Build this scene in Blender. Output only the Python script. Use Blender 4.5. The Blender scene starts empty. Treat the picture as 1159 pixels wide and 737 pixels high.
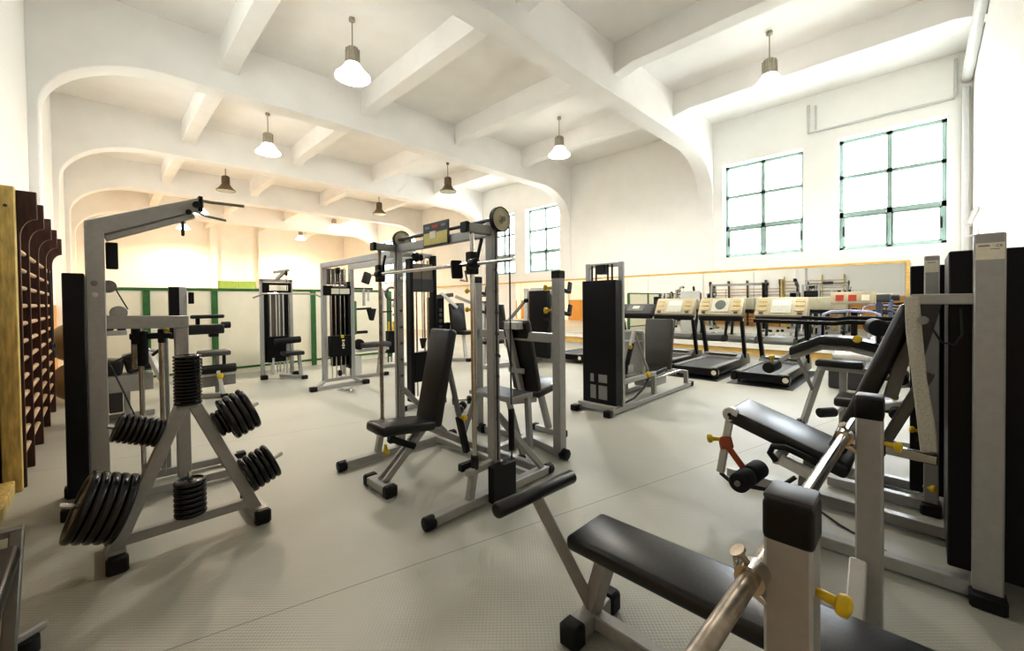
import bpy, bmesh, math, random
from mathutils import Vector, Matrix, Euler
random.seed(7)
SC = bpy.context.scene
COL = SC.collection
PI = math.pi
LAMP_W, SKY, EXPO, GAM = 430, 11.0, 0.04, .84

# ------------------------------------------------------------------ materials
MATS = {}
def nodes(name):
    m = bpy.data.materials.new(name); m.use_nodes = True
    nt = m.node_tree; b = nt.nodes['Principled BSDF']
    MATS[name] = m
    return m, nt, b
def mat(name, col, rough=.5, metal=0., var=.06, scale=18., bump=0., spec=.4, coat=0., stretch=None):
    m, nt, b = nodes(name)
    b.inputs['Roughness'].default_value = rough
    b.inputs['Metallic'].default_value = metal
    b.inputs['Specular IOR Level'].default_value = spec
    if coat: b.inputs['Coat Weight'].default_value = coat; b.inputs['Coat Roughness'].default_value = .15
    tc = nt.nodes.new('ShaderNodeTexCoord'); n = nt.nodes.new('ShaderNodeTexNoise')
    n.inputs['Scale'].default_value = scale; n.inputs['Detail'].default_value = 4
    src = tc.outputs['Object']
    if stretch:
        mp = nt.nodes.new('ShaderNodeMapping'); mp.inputs['Scale'].default_value = stretch
        nt.links.new(src, mp.inputs['Vector']); src = mp.outputs['Vector']
    nt.links.new(src, n.inputs['Vector'])
    r = nt.nodes.new('ShaderNodeValToRGB')
    r.color_ramp.elements[0].position = .3; r.color_ramp.elements[1].position = .7
    c = Vector(col)
    r.color_ramp.elements[0].color = (*[max(0, v * (1 - var)) for v in c], 1)
    r.color_ramp.elements[1].color = (*[min(1, v * (1 + var)) for v in c], 1)
    nt.links.new(n.outputs['Fac'], r.inputs['Fac']); nt.links.new(r.outputs['Color'], b.inputs['Base Color'])
    if bump:
        bp = nt.nodes.new('ShaderNodeBump'); bp.inputs['Strength'].default_value = bump; bp.inputs['Distance'].default_value = .01
        nt.links.new(n.outputs['Fac'], bp.inputs['Height']); nt.links.new(bp.outputs['Normal'], b.inputs['Normal'])
    return m
def emit(name, col, strength):
    m, nt, b = nodes(name)
    b.inputs['Base Color'].default_value = (*col, 1)
    b.inputs['Emission Color'].default_value = (*col, 1)
    b.inputs['Emission Strength'].default_value = strength
    return m

mat('silver', (.37, .365, .35), .36, .15, .05, 30)
mat('silver_light', (.56, .555, .53), .38, .12, .04, 30)
mat('silver_dark', (.20, .195, .18), .42, .3, .06, 30)
mat('chrome', (.62, .60, .56), .18, 1., .08, 12)
mat('worn_chrome', (.34, .29, .23), .32, .9, .35, 25)
mat('black_plastic', (.010, .010, .010), .42, 0, .2, 40, spec=.25)
mat('shroud', (.007, .007, .0075), .32, 0, .1, 20, spec=.22)
mat('vinyl', (.012, .0118, .0115), .31, 0, .15, 60, .05, spec=.5)
mat('grey_vinyl', (.075, .07, .062), .45, 0, .1, 60, .05)
mat('iron', (.009, .009, .0095), .26, 0, .2, 40, .04, spec=.5)
mat('rubber', (.02, .02, .02), .7, 0, .2, 60)
mat('foam', (.014, .014, .014), .62, 0, .25, 80, .1, spec=.25)
mat('yellow', (.66, .47, .02), .38, 0, .1, 20)
mat('orange_plastic', (.34, .07, .02), .4, 0, .1, 20)
mat('wood_dark', (.055, .021, .014), .42, 0, .35, 6, .05, stretch=(8, 8, 1))
mat('wood_rung', (.50, .37, .24), .4, 0, .2, 8)
mat('wood_yellow', (.62, .47, .17), .5, 0, .3, 7, .06, stretch=(6, 6, 1))
mat('wood_trim', (.72, .50, .17), .42, 0, .15, 5, stretch=(1, 1, 6))
mat('cream', (.50, .46, .31), .5, 0, .06, 20)
mat('label', (.74, .70, .58), .5, 0, .05, 40)
mat('gold_panel', (.47, .42, .30), .45, .1, .08, 30)
mat('gold_button', (.50, .40, .20), .4, 0, .1, 30)
mat('lcd', (.16, .17, .15), .2, 0, .2, 40)
mat('lcd_light', (.52, .53, .46), .25, 0, .1, 40)
mat('dark_grey', (.055, .056, .06), .45, 0, .1, 30)
mat('mid_grey', (.22, .215, .205), .5, 0, .1, 30)
mat('blue_grey', (.10, .12, .20), .45, 0, .1, 30)
mat('lavender', (.40, .40, .55), .4, .2, .06, 30)
mat('red', (.45, .06, .03), .5, 0, .1, 30)
mat('white_plastic', (.78, .78, .77), .4, 0, .03, 30)
mat('sign_yellow', (.60, .53, .19), .45, 0, .06, 20)
mat('towel', (.46, .44, .37), .8, 0, .12, 90, .3)
mat('green', (.05, .16, .055), .45, 0, .12, 10)
mat('lime', (.22, .36, .11), .5, 0, .08, 8)
mat('partition', (.84, .80, .66), .6, 0, .03, 3)
mat('window_green', (.30, .40, .36), .45, 0, .05, 10)
mat('lamp_metal_lit', (.42, .38, .31), .4, .3, .1, 12)
mat('lamp_metal_unlit', (.17, .13, .085), .4, .5, .1, 12)
mat('ball', (.24, .16, .065), .34, 0, .1, 6)
mat('pipe', (.62, .62, .61), .5, 0, .03, 10)
mat('rope', (.035, .035, .04), .7, 0, .3, 90)
mat('cable', (.03, .03, .03), .5, 0, .2, 90)
mat('wall_white', (.88, .87, .84), .65, 0, .02, 2.2, .03)
mat('ceiling_white', (.87, .853, .832), .7, 0, .03, 1.6, .03)
emit('lamp_glow', (1., .96, .87), 40)
emit('lamp_glow_warm', (1., .92, .74), 16)
emit('lamp_shade', (1., .97, .90), 5)

# mirror
m, nt, b = nodes('mirror'); b.inputs['Metallic'].default_value = 1; b.inputs['Roughness'].default_value = .015
b.inputs['Base Color'].default_value = (.90, .90, .87, 1)
# smoked plastic guard
m, nt, b = nodes('guard'); b.inputs['Base Color'].default_value = (.20, .17, .13, 1); b.inputs['Roughness'].default_value = .15
# window pane: thin clear sheet with a faint reflection
m, nt, b = nodes('pane'); nt.nodes.remove(b)
out = nt.nodes['Material Output']; mx = nt.nodes.new('ShaderNodeMixShader'); tr = nt.nodes.new('ShaderNodeBsdfTransparent'); gl = nt.nodes.new('ShaderNodeBsdfGlossy')
gl.inputs['Roughness'].default_value = .02; mx.inputs['Fac'].default_value = .05
nt.links.new(tr.outputs[0], mx.inputs[1]); nt.links.new(gl.outputs[0], mx.inputs[2]); nt.links.new(mx.outputs[0], out.inputs['Surface'])
# wall with an orange wooden wainscot below 1.42 m
def wainscot(name):
    m, nt, b = nodes(name); b.inputs['Roughness'].default_value = .6
    tc = nt.nodes.new('ShaderNodeTexCoord'); sp = nt.nodes.new('ShaderNodeSeparateXYZ'); nt.links.new(tc.outputs['Object'], sp.inputs[0])
    lt = nt.nodes.new('ShaderNodeMath'); lt.operation = 'LESS_THAN'; lt.inputs[1].default_value = 1.42; nt.links.new(sp.outputs['Z'], lt.inputs[0])
    n = nt.nodes.new('ShaderNodeTexNoise'); n.inputs['Scale'].default_value = 3
    mp = nt.nodes.new('ShaderNodeMapping'); mp.inputs['Scale'].default_value = (6, 6, .6); nt.links.new(tc.outputs['Object'], mp.inputs['Vector']); nt.links.new(mp.outputs['Vector'], n.inputs['Vector'])
    r = nt.nodes.new('ShaderNodeValToRGB'); r.color_ramp.elements[0].color = (.47, .235, .05, 1); r.color_ramp.elements[1].color = (.62, .34, .09, 1)
    nt.links.new(n.outputs['Fac'], r.inputs['Fac'])
    mx = nt.nodes.new('ShaderNodeMix'); mx.data_type = 'RGBA'
    nt.links.new(lt.outputs[0], mx.inputs[0]); mx.inputs[6].default_value = (.88, .87, .835, 1); nt.links.new(r.outputs['Color'], mx.inputs[7])
    nt.links.new(mx.outputs[2], b.inputs['Base Color'])
wainscot('wall_wainscot')
# floor: pale rubber sheet with small studs and sheet seams
m, nt, b = nodes('floor_rubber')
tc = nt.nodes.new('ShaderNodeTexCoord'); sp = nt.nodes.new('ShaderNodeSeparateXYZ'); nt.links.new(tc.outputs['Object'], sp.inputs[0])
n = nt.nodes.new('ShaderNodeTexNoise'); n.inputs['Scale'].default_value = .9; n.inputs['Detail'].default_value = 6; nt.links.new(tc.outputs['Object'], n.inputs['Vector'])
r = nt.nodes.new('ShaderNodeValToRGB'); r.color_ramp.elements[0].position = .3; r.color_ramp.elements[1].position = .72
r.color_ramp.elements[0].color = (.405, .40, .35, 1); r.color_ramp.elements[1].color = (.47, .465, .41, 1)
nt.links.new(n.outputs['Fac'], r.inputs['Fac'])
def mth(op, a, bval):
    q = nt.nodes.new('ShaderNodeMath'); q.operation = op
    if hasattr(a, 'default_value') or hasattr(a, 'links'): nt.links.new(a, q.inputs[0])
    else: q.inputs[0].default_value = a
    if bval is not None:
        if hasattr(bval, 'links'): nt.links.new(bval, q.inputs[1])
        else: q.inputs[1].default_value = bval
    return q.outputs[0]
sx = mth('MULTIPLY', sp.outputs['X'], .25); sy = mth('ADD', sp.outputs['Y'], 20.3); sy = mth('ADD', sy, sx); sy = mth('DIVIDE', sy, 3.0); sy = mth('FRACT', sy, None); sy = mth('SUBTRACT', sy, .5); sy = mth('ABSOLUTE', sy, None)
seam = mth('LESS_THAN', sy, .0010)
mx = nt.nodes.new('ShaderNodeMix'); mx.data_type = 'RGBA'; nt.links.new(seam, mx.inputs[0]); nt.links.new(r.outputs['Color'], mx.inputs[6]); mx.inputs[7].default_value = (.21, .20, .165, 1)
nt.links.new(mx.outputs[2], b.inputs['Base Color'])
st = []
for ax in ('X', 'Y'):
    s = mth('MULTIPLY', sp.outputs[ax], 2 * PI / .022); st.append(mth('SINE', s, None))
stud = mth('MULTIPLY', st[0], st[1])
bp = nt.nodes.new('ShaderNodeBump'); bp.inputs['Strength'].default_value = .22; bp.inputs['Distance'].default_value = .004
nt.links.new(stud, bp.inputs['Height']); nt.links.new(bp.outputs['Normal'], b.inputs['Normal'])
b.inputs['Roughness'].default_value = .42; b.inputs['Specular IOR Level'].default_value = .4

# ------------------------------------------------------------------ mesh helpers
class MB:
    def __init__(s): s.bm = bmesh.new()
    def hexa(s, p):
        v = [s.bm.verts.new(q) for q in p]
        for f in ((0, 3, 2, 1), (4, 5, 6, 7), (0, 1, 5, 4), (1, 2, 6, 5), (2, 3, 7, 6), (3, 0, 4, 7)):
            s.bm.faces.new([v[i] for i in f])
        return s
    def box(s, x0, x1, y0, y1, z0, z1):
        return s.hexa([(x0, y0, z0), (x1, y0, z0), (x1, y1, z0), (x0, y1, z0), (x0, y0, z1), (x1, y0, z1), (x1, y1, z1), (x0, y1, z1)])
    def rbox(s, c, size, rot=(0, 0, 0)):
        R = Euler(rot).to_matrix(); c = Vector(c); h = Vector(size) / 2
        P = [c + R @ Vector((sx * h.x, sy * h.y, sz * h.z)) for sz in (-1, 1) for sx, sy in ((-1, -1), (1, -1), (1, 1), (-1, 1))]
        return s.hexa(P)
    def bar(s, p0, p1, w, h=None, up=(0, 0, 1)):
        h = h or w; p0 = Vector(p0); p1 = Vector(p1); d = (p1 - p0).normalized(); u = Vector(up)
        if abs(d.dot(u)) > .97: u = Vector((0, 1, 0))
        x = d.cross(u).normalized(); z = x.cross(d)
        P = []
        for q in (p0, p1):
            P += [q - x * w / 2 - z * h / 2, q + x * w / 2 - z * h / 2, q + x * w / 2 + z * h / 2, q - x * w / 2 + z * h / 2]
        return s.hexa(P)
    def ring(s, c, d, r, n):
        d = Vector(d).normalized(); u = Vector((0, 0, 1)) if abs(d.z) < .9 else Vector((1, 0, 0))
        x = d.cross(u).normalized(); y = d.cross(x)
        return [s.bm.verts.new(Vector(c) + x * r * math.cos(2 * PI * i / n) + y * r * math.sin(2 * PI * i / n)) for i in range(n)]
    def loft(s, rings, cap=True):
        n = len(rings[0])
        for a, b in zip(rings, rings[1:]):
            for i in range(n):
                s.bm.faces.new((a[i], a[(i + 1) % n], b[(i + 1) % n], b[i]))
        if cap:
            s.bm.faces.new(list(reversed(rings[0]))); s.bm.faces.new(rings[-1])
        return s
    def cyl(s, p0, p1, r, r1=None, n=16):
        p0 = Vector(p0); p1 = Vector(p1); d = p1 - p0
        return s.loft([s.ring(p0, d, r, n), s.ring(p1, d, r if r1 is None else r1, n)])
    def lathe(s, prof, o=(0, 0, 0), axis=(0, 0, 1), n=24, cap=True):
        o = Vector(o); a = Vector(axis).normalized()
        return s.loft([s.ring(o + a * z, a, max(r, .0005), n) for r, z in prof], cap)
    def tube(s, pts, r, n=8, cap=True):
        pts = [Vector(p) for p in pts]; rings = []
        prev = None
        for i, p in enumerate(pts):
            d = (pts[min(i + 1, len(pts) - 1)] - pts[max(i - 1, 0)]).normalized()
            if prev is None:
                u = Vector((0, 0, 1)) if abs(d.z) < .9 else Vector((1, 0, 0))
                x = d.cross(u).normalized()
            else:
                x = (prev - d * prev.dot(d)).normalized()
            prev = x; y = d.cross(x)
            rings.append([s.bm.verts.new(p + x * r * math.cos(2 * PI * k / n) + y * r * math.sin(2 * PI * k / n)) for k in range(n)])
        return s.loft(rings, cap)
    def prism(s, poly, vec):
        vec = Vector(vec); a = [s.bm.verts.new(p) for p in poly]; b = [s.bm.verts.new(Vector(p) + vec) for p in poly]; n = len(a)
        s.bm.faces.new(a); s.bm.faces.new(list(reversed(b)))
        for i in range(n): s.bm.faces.new((a[i], b[i], b[(i + 1) % n], a[(i + 1) % n]))
        return s
    def sphere(s, c, r, sc=(1, 1, 1), seg=24):
        bmesh.ops.create_uvsphere(s.bm, u_segments=seg, v_segments=seg // 2, radius=r, matrix=Matrix.Translation(c) @ Matrix.Diagonal((*sc, 1)))
        return s
    def build(s, name, m, parent=None, bev=0., seg=2, ang=40):
        bm = s.bm
        bmesh.ops.recalc_face_normals(bm, faces=bm.faces)
        if bev:
            ed = [e for e in bm.edges if len(e.link_faces) == 2 and e.calc_face_angle(0) > math.radians(30)]
            bmesh.ops.bevel(bm, geom=ed, offset=bev, segments=seg, profile=.5, affect='EDGES', clamp_overlap=True)
        off = WORLD.get(parent.name, Vector()) if parent else Vector()
        if off.length: bmesh.ops.translate(bm, verts=bm.verts, vec=-off)
        me = bpy.data.meshes.new(name); bm.to_mesh(me); bm.free()
        me.polygons.foreach_set('use_smooth', [True] * len(me.polygons))
        me.set_sharp_from_angle(angle=math.radians(ang))
        me.materials.append(MATS[m])
        o = bpy.data.objects.new(name, me); COL.objects.link(o)
        if parent:
            o.parent = parent; WORLD[o.name] = off
        return o
WORLD = {}
def tag(o, label, cat, group=None):
    o['label'] = label; o['category'] = cat
    if group: o['group'] = group
    return o
def thing(name, label, cat, loc=(0, 0, 0), group=None):
    o = bpy.data.objects.new(name, None); COL.objects.link(o); o.location = loc; o.empty_display_size = .1
    WORLD[o.name] = Vector(loc)
    return tag(o, label, cat, group)
def struct(o): o['kind'] = 'structure'; return o
def sub(o, label): o['label'] = label; return o
def copy_tree(o, parent=None):
    c = o.copy(); COL.objects.link(c)
    if parent: c.parent = parent
    for ch in list(o.children): copy_tree(ch, c)
    return c
# one-part shortcuts (world coordinates)
def bar(par, name, p0, p1, w=.06, h=None, m='silver', bev=.005): return MB().bar(p0, p1, w, h).build(name, m, par, bev, 1)
def rod(par, name, p0, p1, r=.012, m='chrome', n=14): return MB().cyl(p0, p1, r, n=n).build(name, m, par)
def pad(par, name, c, size, rot=(0, 0, 0), m='vinyl', bev=.02): return MB().rbox(c, size, rot).build(name, m, par, bev, 3)
def blk(par, name, x0, x1, y0, y1, z0, z1, m='black_plastic', bev=.006): return MB().box(x0, x1, y0, y1, z0, z1).build(name, m, par, bev, 1)
def tube(par, name, pts, r, m='chrome', n=8): return MB().tube(pts, r, n).build(name, m, par)
def disc(par, name, c, ax, r, t, m='black_plastic', n=24):
    c = Vector(c); a = Vector(ax).normalized() * t / 2
    return MB().cyl(c - a, c + a, r, n=n).build(name, m, par, min(t * .2, .008), 2)
def roller(par, name, p0, p1, r, m='foam'): return MB().cyl(p0, p1, r, n=24).build(name, m, par, .012, 3)
def knob(par, p, d, s=1., name='knob'):
    p = Vector(p); d = Vector(d).normalized()
    return MB().lathe([(.009 * s, 0), (.012 * s, .012 * s), (.013 * s, .04 * s), (.024 * s, .045 * s), (.027 * s, .055 * s), (.024 * s, .068 * s), (.01 * s, .073 * s)], p, d, 14).build(name, 'yellow', par)
def foot(par, p, sz=(.08, .08, .07)):
    return MB().box(p[0] - sz[0] / 2, p[0] + sz[0] / 2, p[1] - sz[1] / 2, p[1] + sz[1] / 2, 0, sz[2]).build('foot_cap', 'black_plastic', par, .012, 2)
def arc(c, r, a0, a1, n, ax0, ax1):
    c = Vector(c); ax0 = Vector(ax0); ax1 = Vector(ax1)
    return [c + ax0 * r * math.cos(math.radians(a0 + (a1 - a0) * i / n)) + ax1 * r * math.sin(math.radians(a0 + (a1 - a0) * i / n)) for i in range(n + 1)]

def text(par, name, s, size, m, loc, xdir, updir, depth=.001):
    cu = bpy.data.curves.new(name, 'FONT'); cu.body = s; cu.size = size; cu.extrude = depth; cu.align_x = 'CENTER'; cu.align_y = 'CENTER'
    t = bpy.data.objects.new(name, cu); COL.objects.link(t)
    bpy.context.view_layer.update()
    me = bpy.data.meshes.new_from_object(t.evaluated_get(bpy.context.evaluated_depsgraph_get()))
    bpy.data.objects.remove(t)
    x = Vector(xdir).normalized(); y = Vector(updir).normalized(); z = x.cross(y)
    M = Matrix((x, y, z)).transposed().to_4x4(); M.translation = Vector(loc) - WORLD.get(par.name, Vector())
    me.transform(M); me.materials.clear(); me.materials.append(MATS[m])
    o = bpy.data.objects.new(name, me); COL.objects.link(o); o.parent = par; WORLD[o.name] = WORLD.get(par.name, Vector())
    return o

# ------------------------------------------------------------------ room shell
XC, XB, YD, YA, ZC = -.62, 11.56, -.63, 26.8, 5.95
BEAMS = [3.9, 8.5, 13.0, 17.6, 22.2]; BT = .38
struct(MB().box(XC - .4, XB + .4, YD - .4, YA + .4, -.2, 0).build('floor', 'floor_rubber'))
struct(MB().box(XC - .4, XB + .4, YD - .4, YA + .4, ZC, ZC + .25).build('ceiling', 'ceiling_white'))
struct(MB().box(XC - .4, XB + .4, YD - .4, YD, 0, ZC).build('wall_near', 'wall_white'))
struct(MB().box(XC - .4, XB + .4, YA, YA + .4, 0, ZC).build('wall_far', 'wall_white'))
def holed_wall(name, x0, x1, holes, m):
    """wall in the plane X with window openings (y0,y1,z0,z1), all openings share sill and head rows"""
    mb = MB(); y = YD
    for (a, b_, z0, z1) in holes:
        mb.box(x0, x1, y, a, 0, ZC); mb.box(x0, x1, a, b_, 0, z0); mb.box(x0, x1, a, b_, z1, ZC); y = b_
    mb.box(x0, x1, y, YA, 0, ZC)
    return struct(mb.build(name, m))
WB = [(-.31, 1.33, 2.42, 4.85), (1.96, 3.67, 2.45, 4.82), (9.0, 10.62, 2.45, 4.83), (11.2, 12.75, 2.45, 4.83), (18.2, 19.8, 2.45, 4.83), (20.3, 21.9, 2.45, 4.83)]
WC = [(4.45, 6.08, 2.95, 4.83), (9.15, 10.6, 2.95, 4.83), (13.7, 15.2, 2.95, 4.83)]
holed_wall('wall_right', XB, XB + .4, WB, 'wall_white')
holed_wall('wall_left', XC - .4, XC, WC, 'wall_wainscot')
def window(n, x, y0, y1, z0, z1, s):
    """steel window of 2 columns and 3 rows, outer side at +s"""
    t = bpy.data.objects.new('window_%d' % n, None); COL.objects.link(t); t.location = (x, (y0 + y1) / 2, z0); WORLD[t.name] = Vector(t.location); struct(t)
    f = MB(); w = .068; xa, xb = sorted((x, x + s * .06))
    f.box(xa, xb, y0, y0 + w, z0, z1); f.box(xa, xb, y1 - w, y1, z0, z1); f.box(xa, xb, y0, y1, z0, z0 + w); f.box(xa, xb, y0, y1, z1 - w, z1)
    ym = (y0 + y1) / 2; h = z1 - z0
    f.box(xa, xb, ym - .042, ym + .042, z0, z1)
    f.box(xa, xb, y0, y1, z0 + h * .325 - .055, z0 + h * .325 + .055)
    f.box(xa, xb, y0, y1, z0 + h * .665 - .038, z0 + h * .665 + .038)
    # sash rim of the opening lights in the lower row
    for a, b_ in ((y0 + w, ym - .032), (ym + .032, y1 - w)):
        q = .03; zz0, zz1 = z0 + w, z0 + h * .325 - .045
        f.box(xa, xb, a, a + q, zz0, zz1); f.box(xa, xb, b_ - q, b_, zz0, zz1); f.box(xa, xb, a, b_, zz0, zz0 + q); f.box(xa, xb, a, b_, zz1 - q, zz1)
    f.build('window_frame', 'window_green', t)
    xm = x + s * .03
    pm = MB(); pm.bm.faces.new([pm.bm.verts.new(q) for q in ((xm, y0 + .01, z0 + .01), (xm, y1 - .01, z0 + .01), (xm, y1 - .01, z1 - .01), (xm, y0 + .01, z1 - .01))]); pm.build('pane', 'pane', t)
    for yy in (y0 + .07, y1 - .07):
        xh = x - s * .02
        MB().box(min(xh, x), max(xh, x), yy - .012, yy + .012, z0 + h * .13, z0 + h * .22).build('handle', 'black_plastic', t)
k = 1
for a in WB: window(k, XB + .24, *a, 1); k += 1
for a in WC: window(k, XC - .24, *a, -1); k += 1
# arched main beams with wall piers
def beam_profile():
    pf = .05; xl, xr = XC + pf + .05, XB - pf; zb, zs, a = 5.08, 4.12, 1.42
    P = [(XC - .01, ZC + .02), (XC - .01, 0), (xl, 0)]
    for i in range(0, 15):
        t = PI / 2 * i / 14
        P.append((xl + a - a * math.cos(t), zs + (zb - zs) * math.sin(t)))
    for i in range(14, -1, -1):
        t = PI / 2 * i / 14
        P.append((xr - a + a * math.cos(t), zs + (zb - zs) * math.sin(t)))
    P += [(xr, 0), (XB + .01, 0), (XB + .01, ZC + .02)]
    return P
tn = 1
for y in BEAMS:
    P = [(x, y, z) for x, z in beam_profile()]
    struct(MB().prism(P, (0, BT, 0)).build('trim_%d' % tn, 'ceiling_white', None, .012, 1)); tn += 1
ends = [YD] + [v for y in BEAMS for v in (y, y + BT)] + [YA]
for x in (1.57, 4.1, 6.62, 9.1):
    mb = MB()
    for i in range(0, len(ends), 2):
        y0, y1 = ends[i] - .01, ends[i + 1] + .01
        # ribs with a haunch at both ends
        P = [(x, y0, ZC + .02), (x, y0, 5.42), (x, y0 + .35, 5.5), (x, y1 - .35, 5.5), (x, y1, 5.42), (x, y1, ZC + .02)]
        mb.prism(P, (.28, 0, 0))
    struct(mb.build('trim_%d' % tn, 'ceiling_white', None, .012, 1)); tn += 1
# piers and double door in the far wall
for x0 in (4.3, 6.57):
    struct(MB().box(x0, x0 + .3, YA - .25, YA + .02, 0, ZC).build('trim_%d' % tn, 'wall_white')); tn += 1
d = bpy.data.objects.new('door_1', None); COL.objects.link(d); d.location = (5.55, YA, 0); WORLD['door_1'] = Vector(d.location); struct(d)
blk(d, 'door_leaf', 4.67, 5.54, YA - .08, YA - .01, 0, 2.66, 'lime'); blk(d, 'door_leaf', 5.56, 6.43, YA - .08, YA - .01, 0, 2.66, 'lime')
rod(d, 'door_handle', (5.47, YA - .13, 1.02), (5.47, YA - .13, 1.2), .012)
# base under the mirror: yellow skirting and white ledge
struct(MB().box(XB - .12, XB + .02, .22, 16.6, 0, .16).build('baseboard_right', 'wood_trim', None, .005, 1))
struct(MB().box(XB - .18, XB + .02, .22, 16.6, .161, .27).build('trim_%d' % tn, 'wall_white', None, .006, 1)); tn += 1

struct(MB().box(XB - .02, XB + .02, YD, .19, 0, 1.42).build('trim_%d' % tn, 'wall_wainscot')); tn += 1
# ---- mirror along the window wall
mir = thing('wall_mirror', 'long wall mirror with a thin yellow wooden rail under the windows', 'mirror', (XB - .02, 10, .27))
ys = [.26, 2.95, 5.7, 8.5, 11.1]
XM = XB - .052
for a, b_ in zip(ys, ys[1:]):
    MB().box(XM - .014, XM, a + .004, b_ - .004, .272, 2.07).build('mirror_panel', 'mirror', mir)
MB().box(XM - .035, XM, .2, 16.65, 2.07, 2.12).build('top_rail', 'wood_trim', mir, .004, 1)
MB().box(XM - .035, XM, .2, .255, .272, 2.07).build('end_rail', 'wood_trim', mir, .004, 1)

# ---- green framed white partition
pt = thing('partition', 'white panelled partition with green posts and rails across the hall', 'partition', (2.6, 9.72, 0))
px = [.0, .62, 1.62, 3.46, 5.35]
for a, b_ in zip(px, px[1:]):
    blk(pt, 'panel', a + .05, b_ - .05, 9.70, 9.73, .12, 1.66, 'partition', 0)
MB().box(.0, 5.35, 9.68, 9.75, 1.66, 1.71).build('top_rail', 'green', pt, .004, 1)
MB().box(.0, 5.35, 9.68, 9.75, .1, .14).build('bottom_rail', 'green', pt, .004, 1)
MB().box(.0, 5.35, 9.695, 9.735, 0, .1).build('plinth', 'partition', pt)
for x in px: blk(pt, 'post', x - .05, x + .05, 9.66, 9.76, 0, 1.68, 'green')

# ---- pipes and wall lamp
pg = thing('heating_pipe', 'thin white pipe run high on the window wall above the windows', 'pipe', (XB - .03, 1, 5.1))
tube(pg, 'pipe_run', [(XB - .03, 1.85, 5.75), (XB - .03, 1.85, 5.12), (XB - .03, 1.5, 5.12), (XB - .03, -.39, 5.12), (XB - .03, -.41, 5.2), (XB - .03, -.41, 5.85)], .026, 'pipe')
tube(pg, 'pipe_branch', [(XB - .03, 1.72, 5.16), (XB - .03, 1.72, 5.7)], .018, 'pipe')
pg2 = tag(MB().cyl((2.0, YD + .076, 5.66), (XB - .02, YD + .076, 5.42), .075).build('waste_pipe', 'pipe'), 'thick white pipe along the top of the near right wall', 'pipe')
pg3 = tag(MB().cyl((XB - .09, YD + .09, .0), (XB - .09, YD + .09, 5.25), .05).build('down_pipe', 'pipe'), 'white vertical pipe in the corner beside the large window', 'pipe')
wl = thing('wall_lamp', 'white tilted wall lamp on the right wall above the black weight towers', 'lamp', (10.2, YD, 2.7))
rod(wl, 'bracket', (10.2, -.50, 2.36), (10.2, -.50, 2.56), .02, 'pipe')
bar(wl, 'wall_arm', (10.2, YD + .02, 2.38), (10.2, -.49, 2.38), .03, .03, 'pipe')
blk(wl, 'wall_plate', 10.14, 10.26, YD, YD + .03, 2.28, 2.48, 'white_plastic')
MB().bar((10.2, -.50, 2.54), (10.2, -.62, 2.86), .03, .075, up=(0, 1, 0)).build('lamp_tray', 'pipe', wl, .006, 1)
MB().bar((10.18, -.515, 2.58), (10.18, -.605, 2.82), .02, .045, up=(0, 1, 0)).build('lamp_tube', 'white_plastic', wl, .006, 1)

# ---- pendant lamps
def make_lamp(name, label, lit, warm=False):
    t = thing(name, label, 'lamp', (0, 0, 0), 'pendant lamps hanging from the ceiling')
    metal = 'lamp_metal_lit' if lit else 'lamp_metal_unlit'  # lit lamps get paler metal, their glow put into the housing colour
    MB().lathe([(.0, .95), (.045, .95), (.05, .90), (.02, .88)], n=16).build('ceiling_hook', metal, t)
    MB().cyl((0, 0, .47), (0, 0, .9), .011, n=8).build('rod', metal, t)
    h = MB().lathe([(.03, .48), (.085, .47), (.1, .44), (.105, .25), (.115, .21)], n=20).build('ballast_housing', metal, t)
    fin = MB()
    for i in range(10):
        a = 2 * PI * i / 10; c, s = math.cos(a), math.sin(a)
        fin.bar((c * .108, s * .108, .24), (c * .104, s * .104, .45), .012, .02)
    fin.build('cooling_fins', metal, h)
    MB().lathe([(.115, .215), (.14, .17), (.2, .085), (.265, .03), (.27, .0), (.262, .0), (.195, .08), (.13, .165), (.105, .205)], n=32, cap=False).build('reflector', 'lamp_shade' if lit else metal, t)
    MB().lathe([(.258, .012), (.2, -.012), (.1, -.03), (.0, -.034)], n=28, cap=False).build('lens', ('lamp_glow_warm' if warm else 'lamp_glow') if lit else 'lcd_light', t)
    return t
LAMPS = [(2.98, 6.45, 1, 0, 'large lit pendant lamp above the centre left of the hall, largest in the photo'),
         (2.98, 11.05, 1, 0, 'lit pendant lamp second in the left row, behind the second arched beam'),
         (2.98, 15.65, 0, 0, 'unlit brown pendant lamp in the left row above the cable arm of the lat tower'),
         (2.98, 20.2, 1, 1, 'lit pendant lamp in the left row just behind the tip of the grey machine arm'),
         (2.98, 24.8, 1, 1, 'small lit pendant lamp farthest back in the left row'),
         (8.25, 1.87, 1, 0, 'lit pendant lamp in front of the tall window at upper right'), (8.25, 6.4, 1, 0, 'lit pendant lamp beside the second arch, centre right'),
         (8.25, 11.0, 0, 0, 'unlit brown pendant lamp above the pulley disc of the middle machine'), (8.25, 15.65, 0, 0, 'small unlit brown pendant lamp left of the pulley machine sign'),
         (8.25, 20.2, 1, 1, 'lit pendant lamp half hidden by the beam before the last bay'), (8.25, 24.8, 1, 1, 'small lit pendant lamp farthest back in the right row')]
protos = {}
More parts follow.
